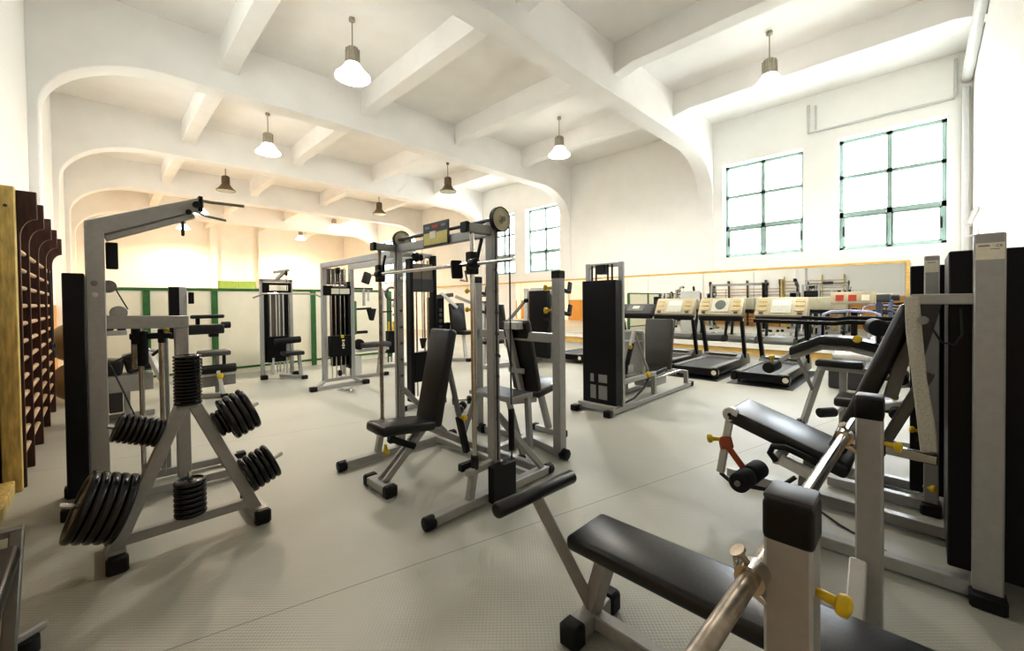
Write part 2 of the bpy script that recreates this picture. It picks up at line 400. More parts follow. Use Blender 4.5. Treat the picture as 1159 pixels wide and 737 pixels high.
for (x, y, lit, warm, lab) in LAMPS:
    key = (lit, warm)
    if key not in protos:
        o = protos[key] = make_lamp('pendant_lamp', lab, lit, warm)
    else:
        o = copy_tree(protos[key]); o['label'] = lab
    o.location = (x, y, 5.0)
    if lit:
        l = bpy.data.lights.new('lamp_light', 'SPOT'); l.energy = LAMP_W; l.color = (1, .66, .38) if y > 15 else ((1, .80, .60) if y > 10 else (1, .94, .86))
        if y > 10: l.energy = LAMP_W * (2.6 if y > 15 else 1.6)
        l.spot_size = math.radians(165); l.spot_blend = .6; l.shadow_soft_size = .2
        lo = bpy.data.objects.new('lamp_light', l); COL.objects.link(lo); lo.location = (x, y, 4.93)

# ---- wall bars on the left wall
def upright_poly(y, x0, xf, over):
    P = [(x0, y, 0), (xf, y, 0), (xf, y, 1.93)]
    for i in range(1, 7):
        t = PI / 2 * i / 6
        P.append((xf + over * (1 - math.cos(t)), y, 1.93 + .15 * math.sin(t)))
    P += [(xf + over, y, 2.29), (x0, y, 2.29)]
    return P
wb = thing('wall_bars', 'dark brown wooden wall bars with carved overhanging tops on the left wall', 'wall bars', (-.5, 6.5, 0))
uy = [4.90, 5.49, 6.31, 7.18, 8.09]
sub(MB().box(-.525, -.425, 4.79, 4.875, 0, 2.30).build('side_board', 'wood_yellow', wb, .006, 1), 'worn yellow side board')
disc(wb, 'bolt', (-.47, 4.787, 2.15), (0, 1, 0), .012, .008, 'dark_grey', 10)
for y in uy: MB().prism(upright_poly(y - .02, XC + .01, -.41, .09), (0, .04, 0)).build('upright', 'wood_dark', wb, .004, 1)
for a, b_ in zip(uy, uy[1:]):
    for k in range(12):
        z = .22 + k * .148
        MB().cyl((-.445, a + .018, z), (-.445, b_ - .018, z), .019, n=10).build('rung', 'wood_rung', wb)
wb2 = thing('wall_bars', 'pale yellow wooden wall bars at the left edge, nearest the camera', 'wall bars', (-.5, 3.6, 0))
uy = [2.5, 3.28, 4.06, 4.74]
for y in uy: MB().box(XC + .01, -.53, y - .02, y + .02, .0, 2.42).build('upright', 'wood_yellow', wb2, .006, 1)
for a, b_ in zip(uy, uy[1:]):
    for k in range(13):
        z = .25 + k * .16
        MB().cyl((-.555, a + .018, z), (-.555, b_ - .018, z), .017, n=10).build('rung', 'wood_rung', wb2)
MB().box(XC + .01, -.46, 2.3, 4.78, .0, .1).build('base_board', 'wood_yellow', wb2, .005, 1)
rp = thing('skipping_rope', 'dark skipping rope hanging from the brown wall bars', 'rope', (-.43, 7.3, 1.9))
pts = [(-.40, 7.28, 1.85), (-.39, 7.3, 1.6), (-.39, 7.3, 1.2), (-.385, 7.3, .98)] + [(-.38 + .012 * math.sin(i), 7.3 + .06 * math.sin(i * 1.05), .92 - .05 * math.cos(i * 1.05)) for i in range(7)]
tube(rp, 'cord', pts, .009, 'rope')
tube(rp, 'grip', [(-.38, 7.36, .9), (-.375, 7.33, .78)], .014, 'rope')
# ---- exercise balls
for (p, lab) in (((-.22, 8.72, .30), 'tan exercise ball on the floor behind the wall bars'), ((-.24, 8.78, .868), 'tan exercise ball resting on top of the lower ball')):
    mb = MB().sphere(p, .29, (1, 1, .985), 40)
    b = tag(mb.build('exercise_ball', 'ball'), lab, 'ball', 'exercise balls by the wall bars')

# ------------------------------------------------------------------ smith machine in the middle
sm = thing('smith_machine', 'silver guided barbell machine with two cream pulley discs, centre of the hall', 'gym machine', (1.97, 2.77, 0))
YR, YL = 2.13, 3.4
for y in (YR, YL):
    bar(sm, 'base_rail', (1.44, y, .05), (2.54, y, .05), .07, .06)
    for x in (1.42, 2.56):
        MB().cyl((x - .035, y, .045), (x + .035, y, .045), .046, n=8).build('foot_cap', 'black_plastic', sm, .008, 2)
    up = bar(sm, 'upright', (1.97, y, .08), (1.97, y, 1.95), .06, .075)
    for k in range(8):
        MB().cyl((1.965, y - .037, .58 + k * .148), (1.965, y - .058, .58 + k * .148), .012, n=10).build('stud', 'chrome', up)
    bar(sm, 'brace', (2.0, y, .60), (2.48, y, .08), .04, .045)
    rod(sm, 'guide_rod', (1.79, y, .25), (1.79, y, 1.9), .016, 'worn_chrome' if y == YL else 'chrome')
    st = bar(sm, 'top_arm', (1.74, y, 1.89), (1.95, y, 1.89), .065, .06)
    MB().box(1.715, 1.745, y - .036, y + .036, 1.855, 1.925).build('arm_cap', 'black_plastic', st, .006, 1)
    # bumper bracket at the foot of each rod
    bar(sm, 'stop_post', (1.74, y, .07), (1.78, y, .26), .05, .05)
    bar(sm, 'stop_arm', (1.72, y, .255), (1.95, y, .27), .045, .045)
    MB().cyl((1.79, y, .27), (1.79, y, .36), .026, n=14).build('bumper', 'rubber', sm)
    blk(sm, 'bar_stop', 1.70, 1.85, y - .035 + (.06 if y == YR else -.0), y + .012 + (.06 if y == YR else 0), .26, .31)
bar(sm, 'top_beam', (1.97, YR, 1.885), (1.97, YL, 1.885), .05, .07)
bar(sm, 'rear_crossbar', (2.5, YR, .05), (2.5, YL, .05), .06, .06)
bar(sm, 'rear_crossbar', (2.36, YR, .05), (2.36, YL, .05), .045, .05)
rod(sm, 'pulley_shaft', (1.965, YR - .02, 1.965), (1.965, YL + .02, 1.965), .014, 'dark_grey')
for y in (YR - .055, YL - .02):
    d = MB().lathe([(.0, -.016), (.07, -.012), (.084, -.016), (.084, .016), (.07, .010), (.05, .014), (.03, .018), (.025, .03), (.0, .03)], (2.0, y, 1.965), (0, -1, 0), 36).build('pulley_disc', 'cream', sm)
    MB().lathe([(.0865, -.017), (.0865, .017), (.080, .018), (.080, -.018)], (2.0, y, 1.965), (0, -1, 0), 36, cap=False).build('disc_rim', 'black_plastic', d)
    MB().cyl((2.0, y - .04, 1.965), (2.0, y - .028, 1.965), .018, n=12).build('hub', 'mid_grey', d)
# sign board
sg = blk(sm, 'sign_board', 1.925, 1.938, 2.57, 2.915, 1.845, 2.035, 'dark_grey', .003)
blk(sg, 'sign_panel', 1.921, 1.926, 2.585, 2.90, 1.860, 1.955, 'sign_yellow', 0)
blk(sg, 'sign_note', 1.918, 1.922, 2.73, 2.81, 1.91, 1.965, 'label', 0)
blk(sg, 'sign_mark', 1.921, 1.926, 2.70, 2.78, 1.99, 2.012, 'red', 0)
blk(sg, 'sign_mark', 1.921, 1.926, 2.82, 2.88, 1.99, 2.008, 'mid_grey', 0)
blk(sg, 'sign_mark', 1.921, 1.926, 2.60, 2.66, 1.99, 2.008, 'mid_grey', 0)
# guided bar with slide blocks, hooks and neck pad
lb = rod(sm, 'guided_bar', (1.745, 1.70, 1.645), (1.745, 3.46, 1.645), .0135, 'chrome')
for y in (YR, YL):
    blk(lb, 'slide_block', 1.755, 1.825, y - .03, y + .03, 1.58, 1.73, 'black_plastic')
    MB().cyl((1.745, y - .1, 1.645), (1.745, y - .035, 1.645), .034, n=18).build('collar', 'black_plastic', lb, .006, 2)
    MB().bar((1.77, y - .07, 1.665), (1.79, y - .10, 1.81), .018, .022).build('hook_lever', 'black_plastic', lb, .006, 2)
MB().bar((1.735, 2.235, 1.675), (1.715, 2.195, 1.555), .075, .035).build('neck_pad', 'foam', lb, .01, 2)
tube(lb, 'hanger_wire', [(1.72, 2.12, 1.6), (1.72, 2.10, 1.53), (1.72, 2.17, 1.54)], .006, 'mid_grey')
# counterweight cable and box on the right
rod(sm, 'cable', (2.09, YR - .055, .66), (2.09, YR - .055, 1.95), .006, 'cable')
MB().cyl((2.09, YR - .055, .33), (2.09, YR - .055, .63), .022, n=14).build('cable_sleeve', 'black_plastic', sm, .006, 2)
rod(sm, 'cable', (2.09, YR - .055, .24), (2.09, YR - .055, .34), .006, 'cable')
rod(sm, 'cable', (1.95, YR - .06, .3), (1.95, YR - .06, 1.9), .006, 'cable')
rod(sm, 'cable', (1.92, YL - .05, .3), (1.92, YL - .05, 1.9), .005, 'cable')
blk(sm, 'weight_box', 1.87, 2.09, YR - .1, YR - .04, .025, .275)

# ------------------------------------------------------------------ adjustable bench inside it
ab = thing('adjustable_bench', 'black adjustable bench with raised backrest inside the guided barbell machine', 'bench', (1.8, 2.83, 0))
bar(ab, 'front_foot', (1.47, 2.70, .045), (1.47, 2.99, .045), .085, .06)
for y in (2.695, 2.995): blk(ab, 'foot_cap', 1.42, 1.52, y - .03, y + .03, 0, .085, bev=.012)
for dy in (-.035, .035): bar(ab, 'front_strut', (1.48, 2.83 + dy, .07), (1.86, 2.83 + dy * .7, .41), .03, .05)
bar(ab, 'rear_strut', (1.84, 2.83, .41), (2.46, 2.80, .05), .045, .05)
pad(ab, 'seat', (1.64, 2.81, .455), (.46, .27, .075), (0, math.radians(6), 0), 'vinyl', .025)
bk = MB().rbox((1.965, 2.815, .79), (.085, .28, .78), (0, math.radians(12.5), 0)).build('backrest', 'vinyl', ab, .026, 3)
bar(ab, 'support_arm', (2.08, 2.82, .92), (2.19, 2.78, .34), .035, .04, 'mid_grey')
bar(ab, 'support_sleeve', (2.17, 2.785, .42), (2.24, 2.77, .1), .05, .05, 'black_plastic')
knob(ab, (2.16, 2.755, .42), (.1, -1, .1))
bar(ab, 'seat_link', (1.52, 2.79, .39), (1.70, 2.72, .30), .03, .045, 'black_plastic')
bar(ab, 'seat_link', (1.56, 2.82, .42), (1.56, 2.83, .34), .05, .05, 'black_plastic')
knob(ab, (1.49, 2.79, .35), (-.2, -.5, -.7))

# ------------------------------------------------------------------ shoulder press rack with yellow knobs
rk = thing('press_rack', 'silver seated press rack with two tall uprights and yellow knobs, right of the centre machine', 'gym bench', (2.9, 2.78, 0))
for y in (2.27, 3.37):
    u = bar(rk, 'upright', (2.89, y, .06), (2.89, y, 1.6), .085, .085)
    blk(rk, 'upright_cap', 2.845, 2.935, y - .045, y + .045, 1.59, 1.66)
    for z in (1.51, 1.31):
        knob(rk, (2.86, y + .04, z), (-.5, 1, 0), 1.1)
        h = MB().bar((2.93, y - .02, z - .02), (2.99, y - .045, z - .04), .05, .03).bar((2.985, y - .045, z - .05), (3.0, y - .05, z + .05), .05, .02).build('bar_hook', 'dark_grey', rk, .006, 1)
    MB().cyl((2.89, y - .09, .05), (2.89, y - .02, .05), .05, n=8).build('foot_cap', 'black_plastic', rk, .008, 2)
bar(rk, 'base_rail', (2.90, 2.22, .045), (3.02, 2.78, .045), .07, .06)
bar(rk, 'base_rail', (3.02, 2.74, .045), (2.90, 3.42, .045), .07, .06)
bar(rk, 'base_rail', (2.56, 2.74, .045), (3.05, 2.76, .045), .07, .06)
bar(rk, 'crossbar', (2.91, 2.30, 1.06), (2.91, 3.40, 1.06), .07, .085)
pl = MB().box(2.50, 2.80, 2.52, 3.02, .55, .565).build('spotter_platform', 'dark_grey', rk, .004, 1)
MB().box(2.49, 2.81, 2.51, 2.53, .525, .56).box(2.49, 2.81, 3.01, 3.03, .525, .56).box(2.49, 2.51, 2.53, 3.01, .525, .56).box(2.79, 2.81, 2.53, 3.01, .525, .56).build('platform_rim', 'silver', pl)
bar(rk, 'platform_leg', (2.53, 2.54, .53), (2.66, 2.50, .03), .035, .05)
bar(rk, 'platform_leg', (2.55, 2.99, .53), (2.42, 3.1, .03), .035, .05)
bar(rk, 'platform_leg', (2.78, 2.55, .53), (2.80, 2.54, .03), .05, .05)
bar(rk, 'seat_link_bar', (2.80, 2.78, .44), (3.15, 2.78, .40), .05, .06)
bar(rk, 'foot_bar', (2.52, 2.98, .03), (2.52, 3.2, .03), .07, .05)
bar(rk, 'foot_bar', (3.36, 2.60, .035), (3.36, 2.95, .035), .07, .055)
foot(rk, (3.36, 2.59, 0), (.08, .06, .07)); foot(rk, (3.36, 2.97, 0), (.08, .06, .07)); foot(rk, (2.60, 2.47, 0), (.07, .07, .05)); foot(rk, (2.44, 3.12, 0), (.08, .07, .06))
bar(rk, 'seat_leg', (3.22, 2.78, .47), (3.36, 2.78, .05), .055, .06)
pad(rk, 'seat', (3.20, 2.76, .52), (.42, .32, .07), (0, math.radians(-9), 0), 'vinyl', .025)
MB().rbox((2.955, 2.78, .86), (.075, .34, .72), (0, math.radians(-13), 0)).build('backrest', 'vinyl', rk, .025, 3)
bar(rk, 'back_frame', (2.98, 2.80, .48), (2.80, 2.82, 1.16), .055, .05)
bar(rk, 'back_frame_tab', (2.90, 2.70, .72), (2.90, 2.9, .72), .03, .05)
blk(rk, 'back_plate', 2.77, 2.86, 2.66, 2.84, 1.13, 1.2, 'silver_light')

# ------------------------------------------------------------------ weight plate tree
tr_ = thing('plate_tree', 'silver A-frame weight plate rack loaded with black plates, left foreground', 'rack', (.37, 3.06, 0))
TY = 3.06; ap = Vector((.37, TY, .81))
bar(tr_, 'leg', (.345, TY, .82), (.035, TY, .06), .055, .065)
bar(tr_, 'leg', (.395, TY, .82), (.715, TY, .06), .055, .065)
bar(tr_, 'crossbar', (.08, TY, .125), (.68, TY, .125), .05, .055)
bar(tr_, 'top_plate', (.315, TY, .80), (.425, TY, .80), .08, .02)
for x in (.05, .725):
    bar(tr_, 'foot_bar', (x, 2.98, .05), (x, 3.32, .05), .075, .07)
    blk(tr_, 'foot_cap', x - .045, x + .045, 2.935, 2.99, 0, .09, bev=.012); blk(tr_, 'foot_cap', x - .045, x + .045, 3.31, 3.35, 0, .09, bev=.012)
def plate_mesh(r, t):
    mb = MB(); h = t / 2
    mb.lathe([(.016, -h * .75), (r * .35, -h * .75), (r * .42, -h * .45), (r * .78, -h * .45), (r * .84, -h), (r - .012, -h), (r - .004, -h * .75), (r, -h * .3), (r, h * .3), (r - .004, h * .75), (r - .012, h), (r * .84, h), (r * .78, h * .45), (r * .42, h * .45), (r * .35, h * .75), (.016, h * .75)], n=40, cap=False)
    o = mb.build('weight_plate', 'iron'); me = o.data; bpy.data.objects.remove(o); return me
ORD = ['first', 'second', 'third', 'fourth', 'fifth', 'sixth', 'seventh', 'eighth', 'ninth', 'tenth', 'eleventh', 'twelfth', 'thirteenth', 'fourteenth', 'fifteenth']
def stack(p0, d, sizes, where, size_word, peg_from, peg_to, from_word):
    """plates threaded on one peg starting at p0 along d; sizes = [(radius, thickness)]"""
    d = Vector(d).normalized(); p = Vector(p0)
    MB().cyl(Vector(p0) + d * peg_from, Vector(p0) + d * peg_to, .013, n=12).build('peg', 'chrome', tr_)
    q = d.to_track_quat('Z', 'Y').to_euler(); cache = {}
    for i, (r, t) in enumerate(sizes):
        if (r, t) not in cache: cache[(r, t)] = plate_mesh(r, t)
        o = bpy.data.objects.new('weight_plate', cache[(r, t)]); COL.objects.link(o)
        p = p + d * t / 2; o.location = p; o.rotation_euler = q; p = p + d * (t / 2 + .002)
        n = len(sizes)
        sz = size_word(i) if callable(size_word) else size_word
        tag(o, '%s black plate, %s %s %s' % (sz, ORD[i], from_word, where), 'weight plate', 'weight plates on the A-frame rack')
NL, NR = Vector((-.926, 0, .378)), Vector((.922, 0, .388))
def onleg(x0, x1, z, n, off): return Vector((x0 + (x1 - x0) * (.82 - z) / .76, TY, z)) + n * off
stack((.372, TY, .812), (0, 0, 1), [(.069, .0175)] * 15, "the rack's apex stack", 'small', -.02, .27, 'from the bottom of')
stack((.372, TY, .155), (0, 0, 1), [(.080, .028)] * 7, "the rack's crossbar stack", 'small', -.02, .255, 'from the bottom of')
stack(onleg(.345, .035, .655, NL, .036), NL, [(.078, .0235)] * 8, "the rack's upper left peg", 'small', -.05, .235, 'outward from the leg on')
stack(onleg(.345, .035, .280, NL, .036), NL, [(.176, .039)] * 5, "the rack's lower left peg", 'large', -.06, .265, 'outward from the leg on')
stack(onleg(.395, .715, .640, NR, .036), NR, [(.082, .026)] * 2 + [(.138, .036)] * 4, "the rack's upper right peg", lambda i: 'small' if i < 2 else 'medium', -.05, .25, 'outward from the leg on')
stack(onleg(.395, .715, .280, NR, .036), NR, [(.118, .033)] * 5, "the rack's lower right peg", 'medium', -.05, .235, 'outward from the leg on')

# ------------------------------------------------------------------ lat tower at the left
lt = thing('lat_tower', 'silver cable tower with long angled top arm behind the plate rack', 'gym machine', (.2, 4.1, 0))
bar(lt, 'post', (-.005, 4.1, .04), (-.005, 4.1, 1.93), .1, .1)
am = MB().prism([(-.055, 4.05, 1.93), (.045, 4.05, 1.90), (.60, 4.05, 2.15), (.60, 4.05, 2.25), (-.055, 4.05, 1.985)], (0, .1, 0)).build('top_arm', 'silver', lt, .006, 1)
bar(am, 'lower_flange', (.05, 4.1, 1.875), (.56, 4.1, 2.105), .07, .04)
blk(am, 'arm_cap', .585, .615, 4.04, 4.16, 2.14, 2.26)
disc(am, 'pulley', (.57, 4.03, 2.185), (0, 1, 0), .026, .03); disc(am, 'pulley', (.52, 4.03, 2.12), (0, 1, 0), .02, .03)
hb = tube(lt, 'pulldown_bar', [(.62, 4.1, 2.235), (.68, 4.12, 2.235), (.90, 4.05, 2.225)], .012, 'mid_grey')
tube(lt, 'pulldown_bar', [(.56, 3.98, 2.12), (.64, 4.1, 2.115), (.78, 4.12, 2.10)], .01, 'mid_grey')
bar(lt, 'hanger', (.49, 4.1, 2.06), (.49, 4.1, 1.94), .02, .03, 'dark_grey')
blk(lt, 'weight_shroud', -.165, -.058, 4.02, 4.42, .1, 1.62, 'shroud')
blk(lt, 'top_pad', .05, .115, 4.08, 4.14, 1.66, 1.85, 'shroud')
disc(lt, 'post_bolt', (-.01, 4.045, 1.555), (0, 1, 0), .019, .012, 'mid_grey', 16); disc(lt, 'post_bolt', (-.01, 4.045, 1.475), (0, 1, 0), .017, .008, 'silver_light', 16)
disc(lt, 'cable_pulley', (.06, 4.1, 1.535), (0, 1, 0), .045, .03, 'mid_grey'); disc(lt, 'cable_pulley', (.11, 4.1, 1.345), (0, 1, 0), .05, .03, 'silver')
rod(lt, 'cable', (.08, 4.1, 1.555), (.16, 4.1, 1.37), .004, 'cable')
bar(lt, 'crossbar', (.03, 4.1, 1.28), (.51, 4.1, 1.265), .08, .095)
bar(lt, 'short_post', (.465, 4.1, .05), (.465, 4.1, 1.22), .085, .085)
bar(lt, 'rear_post', (.375, 4.32, .05), (.375, 4.32, 1.24), .06, .06)
for x in (.235, .36): rod(lt, 'guide_rod', (x, 4.25, .08), (x, 4.25, 1.25), .017 if x < .3 else .012, 'chrome')
bar(lt, 'rear_rail', (.2, 4.35, .9), (.2, 4.35, 1.25), .035, .03, 'worn_chrome')
cg = bar(lt, 'carriage', (.17, 4.25, 1.16), (.42, 4.25, 1.155), .05, .045, 'black_plastic')
for x, z0, z1, w in ((.21, 1.10, 1.22, .03), (.245, .93, 1.20, .034), (.36, 1.10, 1.21, .026)):
    MB().cyl((x, 4.25, z0), (x, 4.25, z1), w, n=14).build('sleeve', 'black_plastic', cg, .006, 1)
knob(lt, (.39, 4.2, 1.20), (-.2, -1, 0), .7)
for y in (3.93, 4.30): bar(lt, 'base_rail', (-.1, y, .06), (.86, y, .05), .06, .06)
bar(lt, 'base_crossbar', (.80, 3.9, .05), (.80, 4.35, .05), .06, .06)
for (x, y) in ((-.15, 3.93), (-.15, 4.4), (.88, 3.93), (.88, 4.3)): foot(lt, (x, y), (.09, .08, .08))
bar(lt, 'foot_rail', (-.12, 3.93, .05), (-.12, 4.42, .05), .06, .06)

# ------------------------------------------------------------------ treadmills in front of the mirror
def treadmill(label, style, yc):
    t = thing('treadmill', label, 'treadmill', (0, 0, 0), 'treadmills in a row facing the mirror')
    # local axes: +X forward, rear edge at x = 0
    MB().box(0.02, 1.5, -.36, .36, .07, .19).build('deck', 'shroud', t, .012, 2)
    MB().box(0.0, 1.5, -.25, .25, .19, .202).build('belt', 'dark_grey', t, .004, 1)
    for s in (-1, 1):
        MB().box(.02, 1.5, s * .255 if s > 0 else -.36, .36 if s > 0 else -.255, .19, .215).build('side_rail', 'mid_grey', t, .006, 2)
        blk(t, 'end_cap', -.02, .07, s * .37 - .04, s * .37 + .04, .06, .215, 'black_plastic', .012)
        MB().cyl((.2, s * .34, 0), (.2, s * .34, .08), .025, n=12).build('foot', 'rubber', t)
        up = MB().bar((1.72, s * .36, .22), (1.46, s * .375, 1.02), .06, .095).build('upright', 'shroud', t, .01, 2)
        MB().cyl((1.455, s * .402, .98), (1.455, s * .408, .98), .03, n=16).build('badge', 'label', up)
    MB().cyl((-.021, -.36, .135), (-.026, -.36, .135), .042, n=20).build('roller_badge', 'label', t)
    MB().cyl((.05, -.402, .14), (.05, -.408, .14), .045, n=20).build('roller_badge', 'label', t)
    MB().prism([(1.42, -.36, .19), (1.42, -.36, .235), (1.6, -.36, .30), (2.0, -.36, .28), (2.08, -.36, .18), (2.08, -.36, .06), (1.42, -.36, .06)], (0, .72, 0)).build('motor_hood', 'silver_dark' if style != 'dark' else 'dark_grey', t, .015, 2)
    MB().box(1.46, 1.6, -.27, .27, .285, .30).build('hood_step', 'silver_light', t, .005, 1)
    dk = style == 'dark'
    z0 = .97 if not dk else .98
    hb = MB().box(1.36, 1.52, -.40, .40, z0 - .02, z0 + .13).build('handle_bar', 'black_plastic', t, .02, 2)
    # slanted console, face toward the runner
    c0, c1 = Vector((1.34, 0, 1.10)), Vector((1.54, 0, 1.40 if not dk else 1.28))
    wd = .41
    body = MB().prism([(1.33, -wd, 1.08), (1.53, -wd, c1.z + .01), (1.60, -wd, c1.z), (1.56, -wd, 1.06), (1.38, -wd, 1.03)], (0, 2 * wd, 0)).build('console', 'gold_panel' if not dk else 'dark_grey', t, .015, 2)
    u = (c1 - c0).normalized(); nrm = Vector((-u.z, 0, u.x))
    L = (c1 - c0).length
    def panel(name, y0, y1, a, b_, m, th=.008):
        P = []
        for (yy, q) in ((y0, a), (y1, a), (y1, b_), (y0, b_)):
            P.append(c0 + u * (L * q) + Vector((-.01, yy, -.003)) + nrm * .001)
        return MB().prism(P, nrm * th).build(name, m, body, .002, 1)
    if style == 'round':
        panel('screen', -.16, .16, .12, .92, 'lcd_light')
        P = [c0 + u * (L * (.56 + .30 * math.sin(2 * PI * i / 24))) + Vector((-.012, .10 * math.cos(2 * PI * i / 24), 0)) + nrm * .006 for i in range(24)]
        MB().prism(P, nrm * .006).build('round_display', 'lcd', body)
    elif style == 'dark':
        panel('screen', -.2, .2, .2, .9, 'lcd'); panel('display', -.08, .08, .45, .8, 'lcd_light', .012)
    else:
        panel('screen', -.17, .15, .08, .95, 'lcd_light'); panel('display', -.15, .13, .5, .85, 'label', .011)
    if not dk:
        for s in (-1, 1):
            for q in (.2, .5, .75):
                panel('button', s * .29 - .07, s * .29 + .07, q, q + .16, 'gold_button', .01)
            panel('dial', s * .30 - .035, s * .30 + .035, .02, .12, 'dark_grey', .014)
    t.location = (7.44, yc, 0)
    return t
TM = [('plain', 1.84, 'gold console treadmill nearest the camera, right end of the treadmill row'), ('round', 2.87, 'gold console treadmill with a round dark dial on its display, second from the right'),
      ('plain', 3.80, 'gold console treadmill half hidden by the leg press backrest'), ('dark', 4.70, 'dark console treadmill behind the leg press tower'),
      ('plain2', 5.62, 'treadmill at the left end of the row, its console hidden behind the black weight tower')]
for style, yc, lab in TM: treadmill(lab, style, yc)
for (y0, y1, lab) in ((1.38, 2.3, 'thin dark floor mat under the treadmill nearest the camera'), (2.44, 3.3, 'thin dark floor mat under the treadmill with the round dial')):
    tag(MB().box(7.38, 9.6, y0, y1, 0, .006).build('floor_mat', 'dark_grey'), lab, 'mat', 'mats under the treadmills')

# ------------------------------------------------------------------ seated leg press with black weight tower
lp = thing('leg_press', 'seated leg press with tall black weight tower in front of the treadmills', 'gym machine', (5.4, 2.87, 0))
for y in (2.64, 3.12):
    bar(lp, 'base_rail', (4.34, y, .045), (6.72, y, .045), .06, .06)
    foot(lp, (6.76, y), (.09, .075, .075)); foot(lp, (4.30, y), (.1, .09, .075))
    bar(lp, 'tower_post', (4.62, y - .0, .06), (4.62, y, 1.87), .055, .06)
    bar(lp, 'rear_post', (6.58, y, .06), (6.58, y, .27), .05, .06)
    rod(lp, 'slide_rail', (5.4, y * .6 + 2.87 * .4, .26), (6.58, y * .6 + 2.87 * .4, .26), .018, 'chrome')
bar(lp, 'front_crossbar', (4.42, 2.62, .07), (4.42, 3.14, .07), .07, .07)
bar(lp, 'rear_crossbar', (6.58, 2.64, .25), (6.58, 3.12, .25), .05, .05)
sh = MB().box(4.44, 4.585, 2.62, 3.10, .1, 1.64).build('weight_shroud', 'shroud', lp, .008, 1)
for (y0, y1, z0, z1) in ((2.74, 2.86, .16, .33), (2.9, 2.98, .16, .33), (2.74, 2.86, .37, .47), (2.93, 2.98, .37, .47)): blk(sh, 'shroud_slot', 4.434, 4.441, y0, y1, z0, z1, 'mid_grey', 0)
for y in (2.72, 2.78, 2.95, 3.01): rod(lp, 'guide_rod', (4.54, y, 1.6), (4.54, y, 1.84), .011, 'black_plastic')
blk(lp, 'top_pulley_block', 4.5, 4.6, 2.8, 2.93, 1.72, 1.84)
bar(lp, 'tower_top', (4.62, 2.64, 1.84), (4.62, 3.12, 1.84), .05, .05)
bar(lp, 'upper_rail', (4.6, 2.66, .36), (5.55, 2.66, .36), .05, .06); bar(lp, 'upper_rail', (4.6, 3.1, .36), (5.55, 3.1, .36), .05, .06)
bar(lp, 'rail_post', (5.52, 2.66, .06), (5.52, 2.66, .34), .06, .06); bar(lp, 'rail_post', (5.52, 3.1, .06), (5.52, 3.1, .34), .06, .06)
# foot plate frame
fp = blk(lp, 'foot_plate', 5.33, 5.36, 2.72, 3.28, .36, .96, 'silver')
bar(fp, 'plate_frame', (5.33, 2.70, .95), (5.33, 3.3, .95), .03, .03, 'silver_light'); bar(fp, 'plate_frame', (5.33, 2.70, .82), (5.33, 3.3, .80), .03, .03, 'silver_light')
bar(fp, 'plate_frame', (5.33, 2.71, .36), (5.33, 2.71, .95), .03, .03, 'silver_light')
bar(lp, 'lever_arm', (5.20, 2.82, .80), (4.97, 2.80, .40), .05, .055, 'shroud'); bar(lp, 'lever_strut', (5.27, 2.82, .95), (5.31, 2.64, .42), .03, .03, 'silver')
bar(lp, 'lever_link', (5.17, 2.82, .77), (5.27, 2.82, .97), .045, .045, 'silver_light'); knob(lp, (5.15, 2.80, .76), (-1, -.3, 0), 1.2)
sb = blk(lp, 'sled_block', 4.95, 5.3, 2.74, 3.02, .30, .40, 'silver'); blk(sb, 'sled_plate', 5.02, 5.18, 2.78, 2.9, .40, .52, 'silver_light'); knob(lp, (5.3, 2.72, .36), (0, -1, .2), 1.6)
tube(lp, 'cable', [(5.5, 2.72, .3), (5.3, 2.7, .18), (5.0, 2.68, .1), (4.7, 2.68, .08)], .014, 'cable')
pad(lp, 'seat', (5.72, 2.86, .36), (.46, .42, .07), (0, math.radians(-4), 0), 'vinyl', .022)
MB().rbox((6.10, 2.86, .72), (.09, .44, .76), (0, math.radians(8), 0)).build('backrest', 'grey_vinyl', lp, .03, 3)
blk(lp, 'seat_carriage', 5.6, 6.05, 2.72, 3.0, .14, .31, 'silver'); bar(lp, 'back_strut', (6.12, 2.86, .9), (6.4, 2.86, .27), .05, .05)

# ------------------------------------------------------------------ flat bench press in the foreground
bp_ = thing('bench_press', 'silver flat bench with black pad, two capped uprights and foot roller, right foreground', 'gym bench', (1.44, .5, 0))
MB().rbox((1.43, .30, .44), (.262, 1.40, .06)).build('seat_pad', 'vinyl', bp_, .022, 3)
bar(bp_, 'foot_bar', (1.36, 1.0, .05), (1.60, 1.0, .05), .07, .07)
for x in (1.345, 1.615): blk(bp_, 'foot_cap', x - .04, x + .04, .955, 1.045, 0, .095, bev=.014)
bar(bp_, 'center_rail', (1.48, .97, .05), (1.46, -.42, .05), .06, .06)
bar(bp_, 'seat_post', (1.485, 1.0, .08), (1.44, .88, .42), .055, .07)
bar(bp_, 'roller_post', (1.485, 1.0, .08), (1.28, 1.13, .585), .04, .05)
roller(bp_, 'foot_roller', (1.05, 1.13, .61), (1.53, 1.13, .595), .03, 'vinyl')
